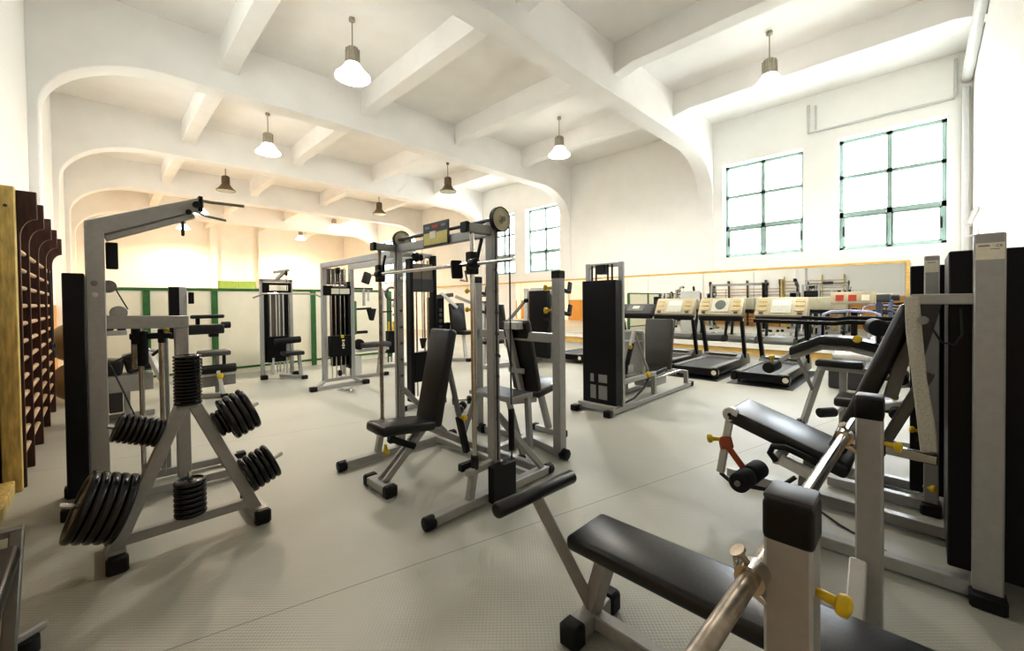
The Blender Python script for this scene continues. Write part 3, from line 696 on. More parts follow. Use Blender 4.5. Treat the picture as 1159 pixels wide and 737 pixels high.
for (x, y, nm) in ((.925, .1745, 'l'), (2.04, .1415, 'r')):
    u = MB().box(x - .04, x + .04, y - .0385, y + .0385, .02, .97).build('upright', 'silver', bp_, .006, 1)
    MB().box(x - .043, x + .043, y - .041, y + .041, .945, 1.025).build('upright_cap', 'black_plastic', u, .012, 3)
    MB().box(x - .041, x + .041, y - .040, y + .040, 1.02, 1.036).build('cap_sheen', 'dark_grey', u, .008, 2)  # grey top layer puts the sheen of the black cap into the colour
    knob(u, (x - .01, y - .038, .865 if nm == 'r' else .868), (-.1, -1, -.1), .72)
    # cradle and clamp screw holding the bar
    MB().bar((x - .015, y + .03, .82), (x - .015, y + .085, .845), .05, .016).bar((x - .015, y + .082, .84), (x - .015, y + .088, .895), .05, .01).build('bar_cradle', 'chrome', u, .004, 1)
    MB().lathe([(.006, 0), (.006, .03), (.015, .032), (.015, .037), (.0, .037)], (x - .06, y + .055, .895), (-.35, .5, .8), 12).build('clamp_screw', 'worn_chrome', u)
bar(bp_, 'upright_foot', (.93, .178, .045), (2.04, .143, .045), .07, .07)
bar(bp_, 'upright_brace', (2.02, .17, .40), (1.72, .17, .07), .05, .09, 'silver_light'); bar(bp_, 'upright_brace', (.96, .17, .40), (1.22, .17, .07), .05, .09, 'silver_light')
bb = thing('barbell', 'bare steel barbell resting across the two capped uprights of the flat bench', 'barbell', (1.4, .22, .87))
rod(bb, 'grip', (.34, .236, .878), (2.0, .206, .876), .0165, 'worn_chrome', 20)
rod(bb, 'sleeve', (1.22, .220, .877), (2.24, .206, .876), .018, 'chrome', 20)
rod(bb, 'collar', (.845, .226, .878), (.885, .2255, .878), .026, 'chrome', 20); rod(bb, 'collar', (1.96, .2065, .876), (2.0, .206, .876), .026, 'chrome', 20)

# ------------------------------------------------------------------ leg extension machine on the right
le = thing('leg_extension', 'leg extension machine with long black seat, tilted backrest and tower at the right edge', 'gym machine', (3.15, .3, 0))
bar(le, 'base_rail', (2.86, .62, .045), (2.86, -.18, .045), .065, .065); bar(le, 'base_rail', (3.50, 1.08, .045), (3.42, -.2, .045), .065, .065)
bar(le, 'front_crossbar', (2.86, .60, .045), (3.5, .60, .045), .065, .065)
bar(le, 'center_post', (3.2, .52, .06), (3.2, .5, .42), .07, .07)
bar(le, 'seat_rail', (3.2, .9, .56), (3.2, .3, .34), .06, .06, 'silver_light')
MB().rbox((3.12, .60, .535), (.44, .66, .085), (math.radians(19), 0, 0)).build('seat', 'vinyl', le, .026, 3)
MB().rbox((3.10, .193, .945), (.42, .085, .88), (math.radians(20.2), 0, 0)).build('backrest', 'vinyl', le, .03, 3)
bar(le, 'back_strut', (3.12, .13, .84), (3.12, .02, 1.34), .05, .06, 'silver'); bar(le, 'back_strut', (3.1, .18, .52), (3.1, -.02, 1.0), .07, .05, 'silver_dark')
MB().prism([(2.86, .055, 1.30), (2.86, -.055, 1.38), (2.86, .02, 1.38)], (.24, 0, 0)).build('pivot_gusset', 'black_plastic', le)
MB().prism([(2.84, .045, 1.38), (2.84, -.065, 1.38), (2.84, .015, 1.02)], (.05, 0, 0)).build('pivot_plate', 'dark_grey', le, .004, 1)
MB().lathe([(.012, 0), (.012, .03), (.02, .032), (.02, .045), (0, .045)], (2.83, -.005, 1.285), (-1, .2, 0), 12).build('pivot_bolt', 'mid_grey', le)
tube(le, 'side_handle', [(2.86, .62, .43), (2.84, .645, .475), (2.84, .63, .515), (2.84, .57, .525), (2.84, .46, .49), (2.86, .42, .465)], .018, 'black_plastic', 10)
bar(le, 'handle_bracket', (2.86, .62, .43), (3.1, .62, .43), .04, .05, 'silver_light'); bar(le, 'handle_bracket', (2.87, .60, .44), (2.87, .42, .38), .04, .06, 'silver_light')
bar(le, 'arm_support', (3.05, .50, .36), (3.0, .52, .07), .07, .06, 'silver_dark')
# swinging arm with roller
MB().cyl((2.90, .885, .645), (2.96, .885, .645), .046, n=24).build('arm_pivot', 'silver_light', le, .006, 1)
MB().cyl((2.895, .885, .645), (2.90, .885, .645), .012, n=12).build('pivot_bolt', 'black_plastic', le)
bar(le, 'swing_arm', (2.94, .895, .62), (2.94, .955, .24), .035, .045, 'silver_light')
MB().bar((2.93, .925, .48), (2.90, .90, .42), .07, .06).bar((2.90, .90, .44), (2.90, .79, .30), .03, .035).build('roller_bracket', 'orange_plastic', le, .008, 2)
knob(le, (2.91, .945, .47), (-.5, 1, 0), 1.1)
for (a, b_) in ((0, .15), (.165, .34)): roller(le, 'leg_roller', (2.72 + a, .785 - a * .09, .285), (2.72 + b_, .785 - b_ * .09, .285), .058)
rod(le, 'roller_axle', (2.705, .787, .285), (3.08, .752, .285), .016, 'mid_grey')
tube(le, 'drive_belt', [(2.94, .955, .235), (2.94, .90, .20), (2.96, .80, .185), (2.98, .70, .19), (3.0, .62, .23), (3.02, .55, .30)], .013, 'cable')
bar(le, 'cross_tube', (2.95, .2, .6), (2.95, -.05, .585), .045, .05, 'chrome'); blk(le, 'tube_collar', 2.91, 2.99, .14, .2, .56, .64)
# tower A
blk(le, 'weight_shroud', 2.87, 3.42, -.60, -.082, .11, 1.61, 'shroud')
blk(le, 'tower_post', 2.80, 2.865, -.252, -.157, .0, 1.675, 'silver')
blk(le, 'post_foot', 2.76, 2.87, -.262, -.147, 0, .07, 'black_plastic', .01)
lb1 = blk(le, 'label_plate', 2.797, 2.80, -.247, -.162, 1.558, 1.632, 'label', 0)
blk(lb1, 'print_line', 2.7955, 2.797, -.203, -.170, 1.616, 1.622, 'mid_grey', 0); blk(lb1, 'print_line', 2.7955, 2.797, -.232, -.205, 1.602, 1.605, 'mid_grey', 0)
text(lb1, 'print_mark', 'CE', .016, 'black_plastic', (2.7962, -.231, 1.617), (0, -1, 0), (0, 0, 1), .0006)
bar(le, 'tower_arm', (2.83, -.245, 1.385), (2.83, .045, 1.385), .05, .05)
tube(le, 'hanging_cable', [(2.85, -.03, 1.34), (2.84, -.03, 1.24), (2.84, -.06, 1.18), (2.84, -.10, 1.17), (2.84, -.125, 1.22), (2.85, -.12, 1.34)], .0045, 'cable')
tag(MB().prism([(2.80, .068, 1.40), (2.80, .015, 1.405), (2.80, .006, 1.25), (2.80, -.012, 1.0), (2.80, -.04, .78), (2.80, -.048, .66), (2.80, .010, .645), (2.80, .028, .85), (2.80, .045, 1.05), (2.80, .062, 1.22)], (.022, 0, 0)).build('towel', 'towel', None, .008, 2), 'grey woven cloth strip hanging behind the tilted backrest at right', 'towel')
tag(tube(None, 'floor_cable', [(3.42, .56, .008), (3.2, .36, .008), (3.0, .1, .008), (2.93, -.06, .008)], .006, 'cable'), 'thin black cable lying on the floor under the leg extension machine', 'cable')

# ------------------------------------------------------------------ second tower machine behind it (prone leg curl)
tb = thing('arm_curl_machine', 'machine with the smaller grey and black weight tower behind the tilted backrest', 'gym machine', (4.0, -.1, 0))
blk(tb, 'tower_post', 3.76, 3.84, -.07, .0, 0, 1.655, 'silver')
blk(tb, 'post_foot', 3.72, 3.86, -.085, .015, 0, .075, 'black_plastic', .01)
lb2 = blk(tb, 'label_plate', 3.757, 3.76, -.066, -.004, 1.55, 1.625, 'label', 0)
blk(lb2, 'print_line', 3.7555, 3.757, -.05, -.015, 1.61, 1.614, 'mid_grey', 0)
blk(tb, 'weight_shroud', 3.85, 4.35, -.52, .065, .1, 1.60, 'shroud')
bar(tb, 'base_rail', (3.84, .5, .045), (3.80, -.02, .045), .065, .065); bar(tb, 'base_rail', (4.15, .5, .045), (4.12, .0, .045), .065, .065)
bar(tb, 'base_crossbar', (3.84, .26, .045), (4.2, .26, .045), .065, .065)
bar(tb, 'seat_post', (4.3, .3, .05), (4.3, .3, .5), .06, .06); pad(tb, 'seat', (4.35, .33, .56), (.34, .36, .07))
bar(tb, 'swing_arm', (4.2, .05, .62), (4.2, .28, .55), .06, .05, 'silver_light'); bar(tb, 'swing_arm', (4.3, .0, .76), (4.3, .2, .72), .05, .05, 'silver_light')
roller(tb, 'arm_roller', (4.05, .14, .55), (4.3, .14, .55), .04); roller(tb, 'arm_roller', (4.1, .12, .80), (4.4, .12, .80), .045)
knob(tb, (3.78, .01, .52), (-.2, 1, .2), .8); knob(tb, (3.78, .0, .17), (-.4, -.8, 0), .9); knob(tb, (4.2, .14, .66), (-1, .2, 0), .9)

pc = thing('leg_curl_bench', 'prone leg curl bench with humped white-sided pad right of the treadmills', 'gym machine', (5.3, .6, 0))
# humped pad along Y
hp = [(5.05, .98, .80), (5.05, .72, .93), (5.05, .50, .93), (5.05, .22, .86)]
mb = MB().prism([hp[0], (5.05, .98, .89), (5.05, .72, 1.015), (5.05, .50, 1.01), (5.05, .22, .945), hp[3], hp[2], hp[1]], (.34, 0, 0)); mb.build('body_pad', 'vinyl', pc, .022, 3)
for a, b_ in zip(hp, hp[1:]): bar(pc, 'pad_frame', (5.16, a[1], a[2] - .03), (5.16, b_[1], b_[2] - .03), .06, .05, 'silver_light')
pad(pc, 'elbow_pad', (5.0, .56, .765), (.2, .36, .06)); bar(pc, 'elbow_frame', (5.05, .74, .71), (5.05, .36, .71), .05, .05, 'silver_light')
bar(pc, 'front_leg', (5.16, .72, .70), (5.5, .93, .03), .055, .06); bar(pc, 'front_leg', (5.16, .55, .72), (5.2, .56, .05), .055, .06)
bar(pc, 'pivot_arm', (5.16, .95, .85), (5.2, .80, .45), .03, .035); foot(pc, (5.5, .95), (.09, .08, .06))
bar(pc, 'base_rail', (5.2, .62, .045), (5.2, -.1, .045), .06, .06); roller(pc, 'leg_roller', (4.92, .28, 1.12), (5.24, .34, 1.12), .075); rod(pc, 'roller_arm', (5.2, .22, .9), (5.2, .3, 1.12), .018, 'silver')
roller(pc, 'hand_roller', (4.86, .70, .30), (5.0, .60, .30), .045); bar(pc, 'hand_post', (5.0, .6, .30), (5.18, .56, .32), .04, .04); roller(pc, 'ankle_roller', (4.82, 1.11, .69), (5.1, 1.10, .69), .055); bar(pc, 'ankle_arm', (5.12, .96, .83), (5.1, 1.10, .70), .035, .045, 'silver_light'); knob(pc, (4.95, 1.10, .73), (0, .1, 1), 1.1); knob(pc, (5.1, .42, .99), (-1, .2, .2), 1.4)

for zz, X_, ya, yb in ((1.15, 5.18, 1.33, .2), (1.185, 5.36, .92, .2)):
    tube(pc, 'grab_rail', [(X_, ya, zz), (X_, .62, zz - .012), (X_, .52, zz + .006), (X_, yb, zz)], .021, 'black_plastic', 10)
for (x, y) in ((5.18, .84), (5.36, .74), (5.18, .30), (5.36, .30)): rod(pc, 'rail_post', (x, y, .86), (x, y, 1.15), .014, 'black_plastic')

# ------------------------------------------------------------------ exercise bike with gold console
eb = thing('stepper', 'stepping machine with small gold console on a black post beside the treadmills', 'exercise machine', (8.4, .78, 0))
MB().prism([(8.2, .56, .32), (8.95, .56, .32), (8.95, .56, .5), (8.7, .56, .66), (8.4, .56, .66), (8.2, .56, .5)], (0, .46, 0)).build('body', 'silver_light', eb, .04, 3)
MB().box(8.0, 9.0, .54, 1.04, .0, .31).build('base', 'dark_grey', eb, .03, 2)
MB().bar((8.55, .78, .58), (8.6, .78, 1.22), .12, .08).build('console_post', 'shroud', eb, .01, 2)
cn = MB().rbox((8.56, .80, 1.38), (.07, .56, .20), (0, math.radians(22), 0)).build('console', 'gold_panel', eb, .015, 2)
for y, m_ in ((.96, 'red'), (.80, 'red'), (.64, 'label')): MB().rbox((8.522, y, 1.385), (.01, .10, .10), (0, math.radians(22), 0)).build('display', m_, cn)
for s in (-1, 1): tube(eb, 'handle_frame', [(8.5, .8 + s * .42, .75), (8.35, .8 + s * .40, .9), (8.3, .8 + s * .33, 1.13), (8.32, .8 + s * .24, 1.17), (8.4, .8, 1.18)], .022, 'lavender', 10)
for s in (-1, 1): pad(eb, 'pedal', (8.05, .78 + s * .17, .38), (.36, .13, .05), (0, math.radians(-12), 0), 'dark_grey', .01)
bk2 = thing('bike_reflection', 'bike standing in for a mirror reflection, dark T-shaped display post near the mirror end', 'exercise machine', (9.6, .55, 0))  # solid bike modelled in place of a reflection in the wall mirror
MB().prism([(9.3, .42, .08), (10.2, .42, .08), (10.2, .42, .45), (9.9, .42, .7), (9.5, .42, .6)], (0, .26, 0)).build('body', 'silver_light', bk2, .04, 3)
bar(bk2, 'display_post', (9.75, .55, .6), (9.65, .55, 1.32), .1, .08, 'blue_grey'); MB().rbox((9.62, .55, 1.37), (.08, .30, .13), (0, math.radians(20), 0)).build('display', 'dark_grey', bk2, .015, 2)
bar(bk2, 'seat_post', (9.4, .55, .5), (9.35, .55, .95), .06, .06); pad(bk2, 'saddle', (9.33, .55, 1.0), (.28, .24, .08), m='vinyl'); tube(bk2, 'handlebar', [(9.5, .3, 1.1), (9.66, .38, 1.15), (9.70, .55, 1.16), (9.66, .72, 1.15), (9.5, .8, 1.1)], .016, 'black_plastic')
bar(bk2, 'base_rail', (9.3, .3, .04), (9.3, .8, .04), .08, .07, 'dark_grey'); bar(bk2, 'base_rail', (10.15, .3, .04), (10.15, .8, .04), .08, .07, 'dark_grey')

# ------------------------------------------------------------------ cable crossover behind the centre machine
cx = thing('cable_crossover', 'silver cable crossover, two weight towers joined by overhead beams, behind the centre machine', 'gym machine', (2.85, 5.8, 0))
Y1 = 6.82
for x in (2.60, 3.06):
    bar(cx, 'upright', (x, Y1, .13), (x, Y1, 2.04), .075, .07)
    bar(cx, 'top_beam', (x, Y1 + .03, 2.0), (x + .02, 4.66, 2.0), .06, .085)
    bar(cx, 'splay_leg', (x, Y1, .14), (x + (.12 if x > 2.8 else -.16), Y1 - .05, .05), .06, .05)
bar(cx, 'lower_crossbar', (2.58, Y1, .14), (3.08, Y1, .14), .055, .05); bar(cx, 'foot_bar', (2.42, Y1 - .06, .045), (3.25, Y1 - .0, .045), .06, .05)
for x in (2.40, 3.27): foot(cx, (x, Y1 - .04), (.11, .1, .075))
blk(cx, 'weight_shroud', 2.74, 3.0, Y1 + .05, Y1 + .12, .35, 1.58, 'shroud'); blk(cx, 'side_shroud', 2.98, 3.02, Y1 - .06, Y1 + .1, .3, 1.75, 'shroud')
hd = blk(cx, 'header_panel', 2.575, 3.03, Y1 - .06, Y1 - .035, 1.52, 1.68, 'shroud'); blk(hd, 'header_label', 2.70, 3.0, Y1 - .064, Y1 - .059, 1.545, 1.635, 'label', 0)
blk(cx, 'guard', 2.66, 2.98, Y1 + .03, Y1 + .05, 1.70, 1.96, 'guard', 0)
for x in (2.72, 2.79, 2.87, 2.94): rod(cx, 'guide_rod', (x, Y1, .16), (x, Y1, 1.98), .010, 'chrome')
wbk = blk(cx, 'weight_block', 2.66, 3.01, Y1 - .09, Y1 + .02, .52, .86, 'shroud')
blk(wbk, 'pin', 2.83, 2.88, Y1 - .11, Y1 - .08, .82, .87, 'yellow')
for z, w in ((.78, .045), (.735, .03), (.70, .045), (.66, .035)): blk(wbk, 'print', 2.87 - w / 2, 2.87 + w / 2, Y1 - .094, Y1 - .0905, z - .014, z + .012, 'label', 0)
disc(cx, 'top_pulley', (2.83, Y1 - .02, 1.93), (1, 0, 0), .055, .04); disc(cx, 'low_pulley', (2.83, Y1 - .03, .24), (1, 0, 0), .05, .04)
rod(cx, 'cable', (2.83, Y1 - .06, .3), (2.83, Y1 - .06, 1.9), .006, 'cable')
tube(cx, 'handle', [(2.83, Y1 - .08, 1.74), (2.72, Y1 - .08, 1.72), (2.72, Y1 - .08, 1.66), (2.94, Y1 - .08, 1.66), (2.94, Y1 - .08, 1.72), (2.83, Y1 - .08, 1.74)], .009, 'mid_grey')
# near tower
Y2 = 4.7
for x in (2.885, 3.25): bar(cx, 'tower_post', (x, Y2, .1), (x, Y2, 2.02 if x > 3 else 1.96), .045, .12, 'shroud')
bar(cx, 'tower_top', (2.62, Y2 + .05, 2.02), (3.27, Y2 + .05, 2.02), .06, .06)
blk(cx, 'guard', 2.91, 3.23, Y2 - .03, Y2 - .01, 1.70, 1.90, 'guard', 0); blk(cx, 'tower_band', 2.9, 3.24, Y2 - .05, Y2 - .02, 1.53, 1.70, 'dark_grey')
for x in (2.95, 3.0, 3.12, 3.18): rod(cx, 'guide_rod', (x, Y2 + .02, .15), (x, Y2 + .02, 1.95), .011, 'chrome')
blk(cx, 'weight_block', 2.92, 3.22, Y2 - .05, Y2 + .08, .35, .74, 'shroud'); disc(cx, 'top_pulley', (2.95, Y2 - .06, 1.98), (1, 0, .3), .06, .05); disc(cx, 'top_pulley', (3.02, Y2 - .06, 1.98), (1, 0, .3), .045, .03)
MB().prism([(3.0, Y2 - .07, .92), (3.10, Y2 - .07, .92), (3.06, Y2 - .07, .80), (3.03, Y2 - .07, .78)], (0, .04, 0)).build('rope_handle', 'black_plastic', cx, .006, 1); rod(cx, 'cable', (3.04, Y2 - .05, .9), (3.04, Y2 - .05, 1.95), .005, 'cable')
bar(cx, 'foot_bar', (2.78, Y2, .045), (3.36, Y2, .045), .07, .06)
for x in (2.76, 3.38): foot(cx, (x, Y2), (.09, .09, .07))
va = thing('rowing_triangle', 'chrome pulley grip lying on the floor before the far crossover tower', 'gym accessory', (2.8, 6.35, 0))
tube(va, 'grip_bar', [(2.66, 6.5, .04), (2.75, 6.42, .02), (2.86, 6.36, .045)], .016, 'chrome'); tube(va, 'grip_bar', [(2.70, 6.22, .03), (2.80, 6.28, .045), (2.88, 6.4, .02)], .014, 'chrome'); rod(va, 'link', (2.76, 6.42, .03), (2.80, 6.26, .04), .011, 'mid_grey')

# ------------------------------------------------------------------ lat pulldown by the partition
ld = thing('lat_pulldown', 'lat pulldown station with wide bent silver bar in front of the partition', 'gym machine', (2.38, 8.5, 0))
Y3 = 8.62
for x in (2.16, 2.66): bar(ld, 'upright', (x, Y3, .04), (x, Y3, 1.84), .06, .07)
bar(ld, 'top_crossbar', (2.13, Y3, 1.83), (2.69, Y3, 1.83), .07, .06)
blk(ld, 'back_panel', 2.2, 2.27, Y3 + .0, Y3 + .06, .3, 1.6, 'shroud'); blk(ld, 'back_panel', 2.55, 2.62, Y3 + .0, Y3 + .06, .3, 1.6, 'shroud')
hd = blk(ld, 'header_panel', 2.17, 2.66, Y3 - .05, Y3 - .02, 1.60, 1.79, 'shroud'); blk(hd, 'header_label', 2.28, 2.6, Y3 - .055, Y3 - .049, 1.64, 1.745, 'label', 0)
blk(ld, 'guard', 2.27, 2.55, Y3 + .02, Y3 + .04, .75, 1.6, 'guard', 0)
for x in (2.3, 2.4, 2.45, 2.52): rod(ld, 'guide_rod', (x, Y3 - .02, .1), (x, Y3 - .02, 1.6), .013, 'silver_light')
blk(ld, 'weight_block', 2.24, 2.6, Y3 - .06, Y3 + .06, .3, .78, 'shroud')
bar(ld, 'top_arm', (2.42, Y3, 1.86), (2.5, Y3 - .28, 2.0), .05, .06); bar(ld, 'top_arm', (2.36, Y3 - .05, 1.98), (2.56, Y3 - .3, 2.02), .05, .05)
disc(ld, 'pulley', (2.5, Y3 - .3, 1.96), (1, 0, 0), .05, .03)
tube(ld, 'wide_bar', [(1.94, 8.28, 1.50), (2.1, 8.28, 1.575), (2.5, 8.28, 1.58), (2.98, 8.28, 1.575), (3.14, 8.28, 1.50)], .016, 'chrome')
rod(ld, 'cable', (2.5, 8.3, 1.58), (2.5, 8.32, 1.95), .006, 'cable')
roller(ld, 'thigh_roller', (2.28, 8.3, .70), (2.72, 8.3, .72), .06); bar(ld, 'thigh_post', (2.5, 8.3, .45), (2.5, 8.3, .7), .05, .05); pad(ld, 'seat', (2.55, 8.22, .48), (.34, .3, .07))
bar(ld, 'seat_leg', (2.66, 8.2, .44), (2.66, 8.12, .05), .055, .055); bar(ld, 'foot_bar', (2.42, 8.5, .045), (2.68, 8.06, .045), .055, .055); rod(ld, 'foot_tube', (2.28, 8.4, .1), (2.28, 8.4, .4), .02, 'silver_light'); rod(ld, 'foot_tube', (2.5, 8.35, .1), (2.5, 8.35, .4), .02, 'silver_light')
foot(ld, (2.7, 8.05), (.1, .08, .07)); foot(ld, (2.16, Y3 - .08), (.11, .11, .08)); foot(ld, (2.72, Y3), (.11, .11, .08))

# ------------------------------------------------------------------ seated row right of the crossover
sr = thing('seated_row', 'seated row machine with grey bench seat between the crossover towers', 'gym machine', (3.7, 7.4, 0))
bar(sr, 'column', (3.42, 7.6, .04), (3.42, 7.6, 1.72), .06, .06, 'silver'); bar(sr, 'column', (3.30, 7.75, .04), (3.30, 7.75, 1.6), .06, .06, 'silver')
pad(sr, 'chest_pad', (3.36, 7.5, 1.12), (.08, .3, .62), (0, 0, 0), 'green'); pad(sr, 'head_pad', (3.62, 7.4, 1.86), (.16, .06, .22), (0, math.radians(18), 0))
bar(sr, 'arm', (3.25, 7.4, 1.66), (3.74, 7.4, 1.66), .03, .04, 'dark_grey'); bar(sr, 'arm_drop', (3.56, 7.4, 1.66), (3.56, 7.4, 1.34), .04, .04, 'silver'); bar(sr, 'arm_drop', (3.66, 7.42, 1.66), (3.66, 7.42, 1.42), .03, .03, 'silver_light')
tube(sr, 'handle', [(3.3, 7.4, 1.28), (3.5, 7.38, 1.28), (3.68, 7.36, 1.29)], .018, 'black_plastic'); MB().prism([(3.6, 7.36, 1.29), (3.8, 7.36, 1.28), (3.74, 7.36, 1.05), (3.66, 7.36, 1.06)], (0, .06, 0)).build('hand_grip', 'black_plastic', sr, .02, 2)
MB().rbox((3.74, 7.35, .60), (.56, .26, .09)).build('seat', 'dark_grey', sr, .022, 3); bar(sr, 'seat_rail', (3.4, 7.4, .5), (4.05, 7.4, .5), .06, .05, 'silver_light')
bar(sr, 'seat_leg', (3.86, 7.35, .48), (3.78, 7.3, .04), .07, .06); disc(sr, 'cam', (3.45, 7.4, .62), (0, 1, 0), .1, .06); bar(sr, 'base_rail', (3.3, 7.4, .04), (3.9, 7.28, .04), .06, .05); blk(sr, 'base_box', 3.36, 3.5, 7.4, 7.52, .06, .4, 'silver_light'); blk(sr, 'lower_pad', 3.36, 3.62, 7.38, 7.46, .82, .87)
foot(sr, (3.92, 7.27), (.09, .08, .07))

# ------------------------------------------------------------------ weight machine with yellow banded stack
yb = thing('pulley_machine', 'weight machine with yellow banded black stack behind the left upright of the centre machine', 'gym machine', (4.5, 8.2, 0))
for x in (4.33, 4.78): bar(yb, 'post', (x, 8.15, .04), (x, 8.15, 1.7), .06, .06, 'silver_light')
MB().lathe([(.12, -.03), (.15, -.03), (.16, 0), (.15, .03), (.12, .03), (.11, 0)], (4.50, 8.05, 1.58), (0, 1, 0), 28, cap=False).build('cam_wheel', 'dark_grey', yb)
bar(yb, 'arm', (4.48, 8.0, 1.3), (4.72, 8.0, 1.66), .05, .05, 'silver'); bar(yb, 'arm', (4.48, 7.98, 1.12), (4.72, 7.98, 1.26), .05, .05, 'silver')
for x in (4.45, 4.53, 4.62, 4.70): rod(yb, 'guide_rod', (x, 8.15, .1), (x, 8.15, 1.5), .012, 'dark_grey')
blk(yb, 'stack', 4.42, 4.72, 8.08, 8.2, .3, .78, 'shroud'); [rod(yb, 'yellow_rod', (x, 8.1, .78), (x, 8.1, .98), .022, 'yellow') for x in (4.45, 4.56, 4.68)]; tube(yb, 'handle', [(4.2, 7.95, 1.2), (4.45, 7.95, 1.2)], .014, 'black_plastic')
bar(yb, 'foot_bar', (4.28, 8.15, .04), (4.86, 8.05, .04), .1, .07, 'silver')

# ------------------------------------------------------------------ shoulder press machine far centre
sp_ = thing('shoulder_press', 'shoulder press machine with upright black seat and angled silver arms, far centre', 'gym machine', (6.4, 7.9, 0))
MB().rbox((6.5, 7.85, 1.0), (.42, .1, .72), (math.radians(-8), 0, 0)).build('backrest', 'vinyl', sp_, .025, 3); MB().rbox((6.62, 7.68, .66), (.44, .36, .09)).build('seat', 'vinyl', sp_, .025, 3)
blk(sp_, 'weight_shroud', 5.9, 6.22, 8.0, 8.25, .1, 1.5, 'shroud'); MB().bar((6.3, 8.0, .9), (6.35, 8.05, .05), .12, .1).build('frame_leg', 'shroud', sp_, .008, 1)
for z in (.95, 1.08, 1.2, .8): disc(sp_, 'side_plate', (6.10, 7.98, z), (0, 1, 0), .045, .03, 'dark_grey')
bar(sp_, 'swing_arm', (6.05, 7.9, 1.62), (6.45, 7.8, 1.25), .06, .07, 'silver_light'); bar(sp_, 'swing_arm', (6.4, 7.8, 1.52), (6.98, 7.5, 1.25), .06, .07, 'silver'); bar(sp_, 'pivot_bar', (5.85, 7.95, 1.5), (6.4, 7.9, 1.56), .08, .09, 'dark_grey')
tube(sp_, 'hand_grip', [(6.95, 7.5, 1.26), (7.08, 7.45, 1.25), (7.14, 7.42, 1.28)], .025, 'black_plastic'); knob(sp_, (7.06, 7.42, 1.27), (1, -.2, 0), 2.2); blk(sp_, 'side_handle', 6.62, 6.95, 7.44, 7.5, .64, .69)
rod(sp_, 'handle_post', (6.86, 7.5, .3), (6.86, 7.5, .66), .02, 'silver'); rod(sp_, 'handle_grip', (6.86, 7.5, .2), (6.86, 7.5, .45), .03, 'black_plastic')
bar(sp_, 'front_leg', (6.55, 7.7, .6), (6.5, 7.55, .06), .07, .08, 'silver_light'); bar(sp_, 'foot_bar', (6.0, 8.0, .05), (6.5, 7.45, .05), .08, .07); bar(sp_, 'foot_bar', (6.5, 7.45, .05), (7.2, 7.5, .05), .07, .07)
bar(sp_, 'foot_rest', (6.75, 7.6, .36), (7.2, 7.5, .36), .08, .05, 'silver_light'); bar(sp_, 'rest_leg', (7.0, 7.5, .34), (6.9, 7.4, .05), .07, .05, 'silver_light'); bar(sp_, 'rest_leg', (7.15, 7.5, .34), (7.32, 7.4, .05), .07, .05, 'silver_light')
foot(sp_, (6.48, 7.42), (.11, .1, .08)); foot(sp_, (7.36, 7.38), (.11, .1, .08))

sp_.location.x -= .38

# ------------------------------------------------------------------ chest press with dark tower, seen through the press rack
cp = thing('chest_press', 'chest press machine with dark weight tower seen through the press rack', 'gym machine', (6.6, 6.1, 0))
blk(cp, 'weight_shroud', 7.02, 7.12, 5.82, 6.36, .12, 1.62, 'shroud'); blk(cp, 'tower_post', 6.99, 7.05, 6.38, 6.5, .02, 1.68, 'silver_light'); blk(cp, 'tower_post', 7.2, 7.27, 5.8, 6.5, .0, 1.69, 'silver_light')
MB().rbox((6.02, 6.35, .98), (.1, .42, .7), (0, math.radians(-8), 0)).build('backrest', 'vinyl', cp, .025, 3); MB().rbox((5.8, 6.35, .56), (.44, .42, .09)).build('seat', 'vinyl', cp, .025, 3)
bar(cp, 'press_arm', (6.2, 6.2, .98), (6.75, 6.25, 1.38), .05, .06, 'silver_dark'); bar(cp, 'press_arm', (6.1, 6.0, 1.0), (5.75, 5.85, .95), .05, .06, 'silver_dark'); disc(cp, 'arm_pivot', (6.75, 6.2, 1.4), (0, 1, 0), .045, .08)
blk(cp, 'header_box', 5.8, 5.9, 6.42, 6.72, 1.36, 1.52, 'dark_grey'); blk(cp, 'header_label', 5.795, 5.8, 6.45, 6.6, 1.4, 1.49, 'label', 0); bar(cp, 'header_post', (5.86, 6.6, .05), (5.86, 6.6, 1.4), .06, .06, 'silver_light')
blk(cp, 'upper_guard', 5.9, 6.0, 6.42, 6.64, 1.05, 1.35, 'dark_grey')
bar(cp, 'seat_post', (5.8, 6.35, .5), (5.8, 6.35, .05), .06, .06); bar(cp, 'base_rail', (5.7, 6.35, .045), (7.2, 6.15, .045), .07, .07); bar(cp, 'diag_brace', (6.1, 6.3, .6), (6.5, 6.25, .06), .05, .06, 'silver_light'); bar(cp, 'base_crossbar', (5.66, 6.1, .045), (5.66, 6.6, .045), .07, .07)
blk(cp, 'tower_handle', 6.9, 7.05, 5.76, 5.82, .95, 1.0); MB().lathe([(.0, 0), (.07, .01), (.09, .05), (.06, .1), (0, .11)], (7.1, 5.7, 1.35), (0, -1, 0), 16).build('side_cam', 'dark_grey', cp)

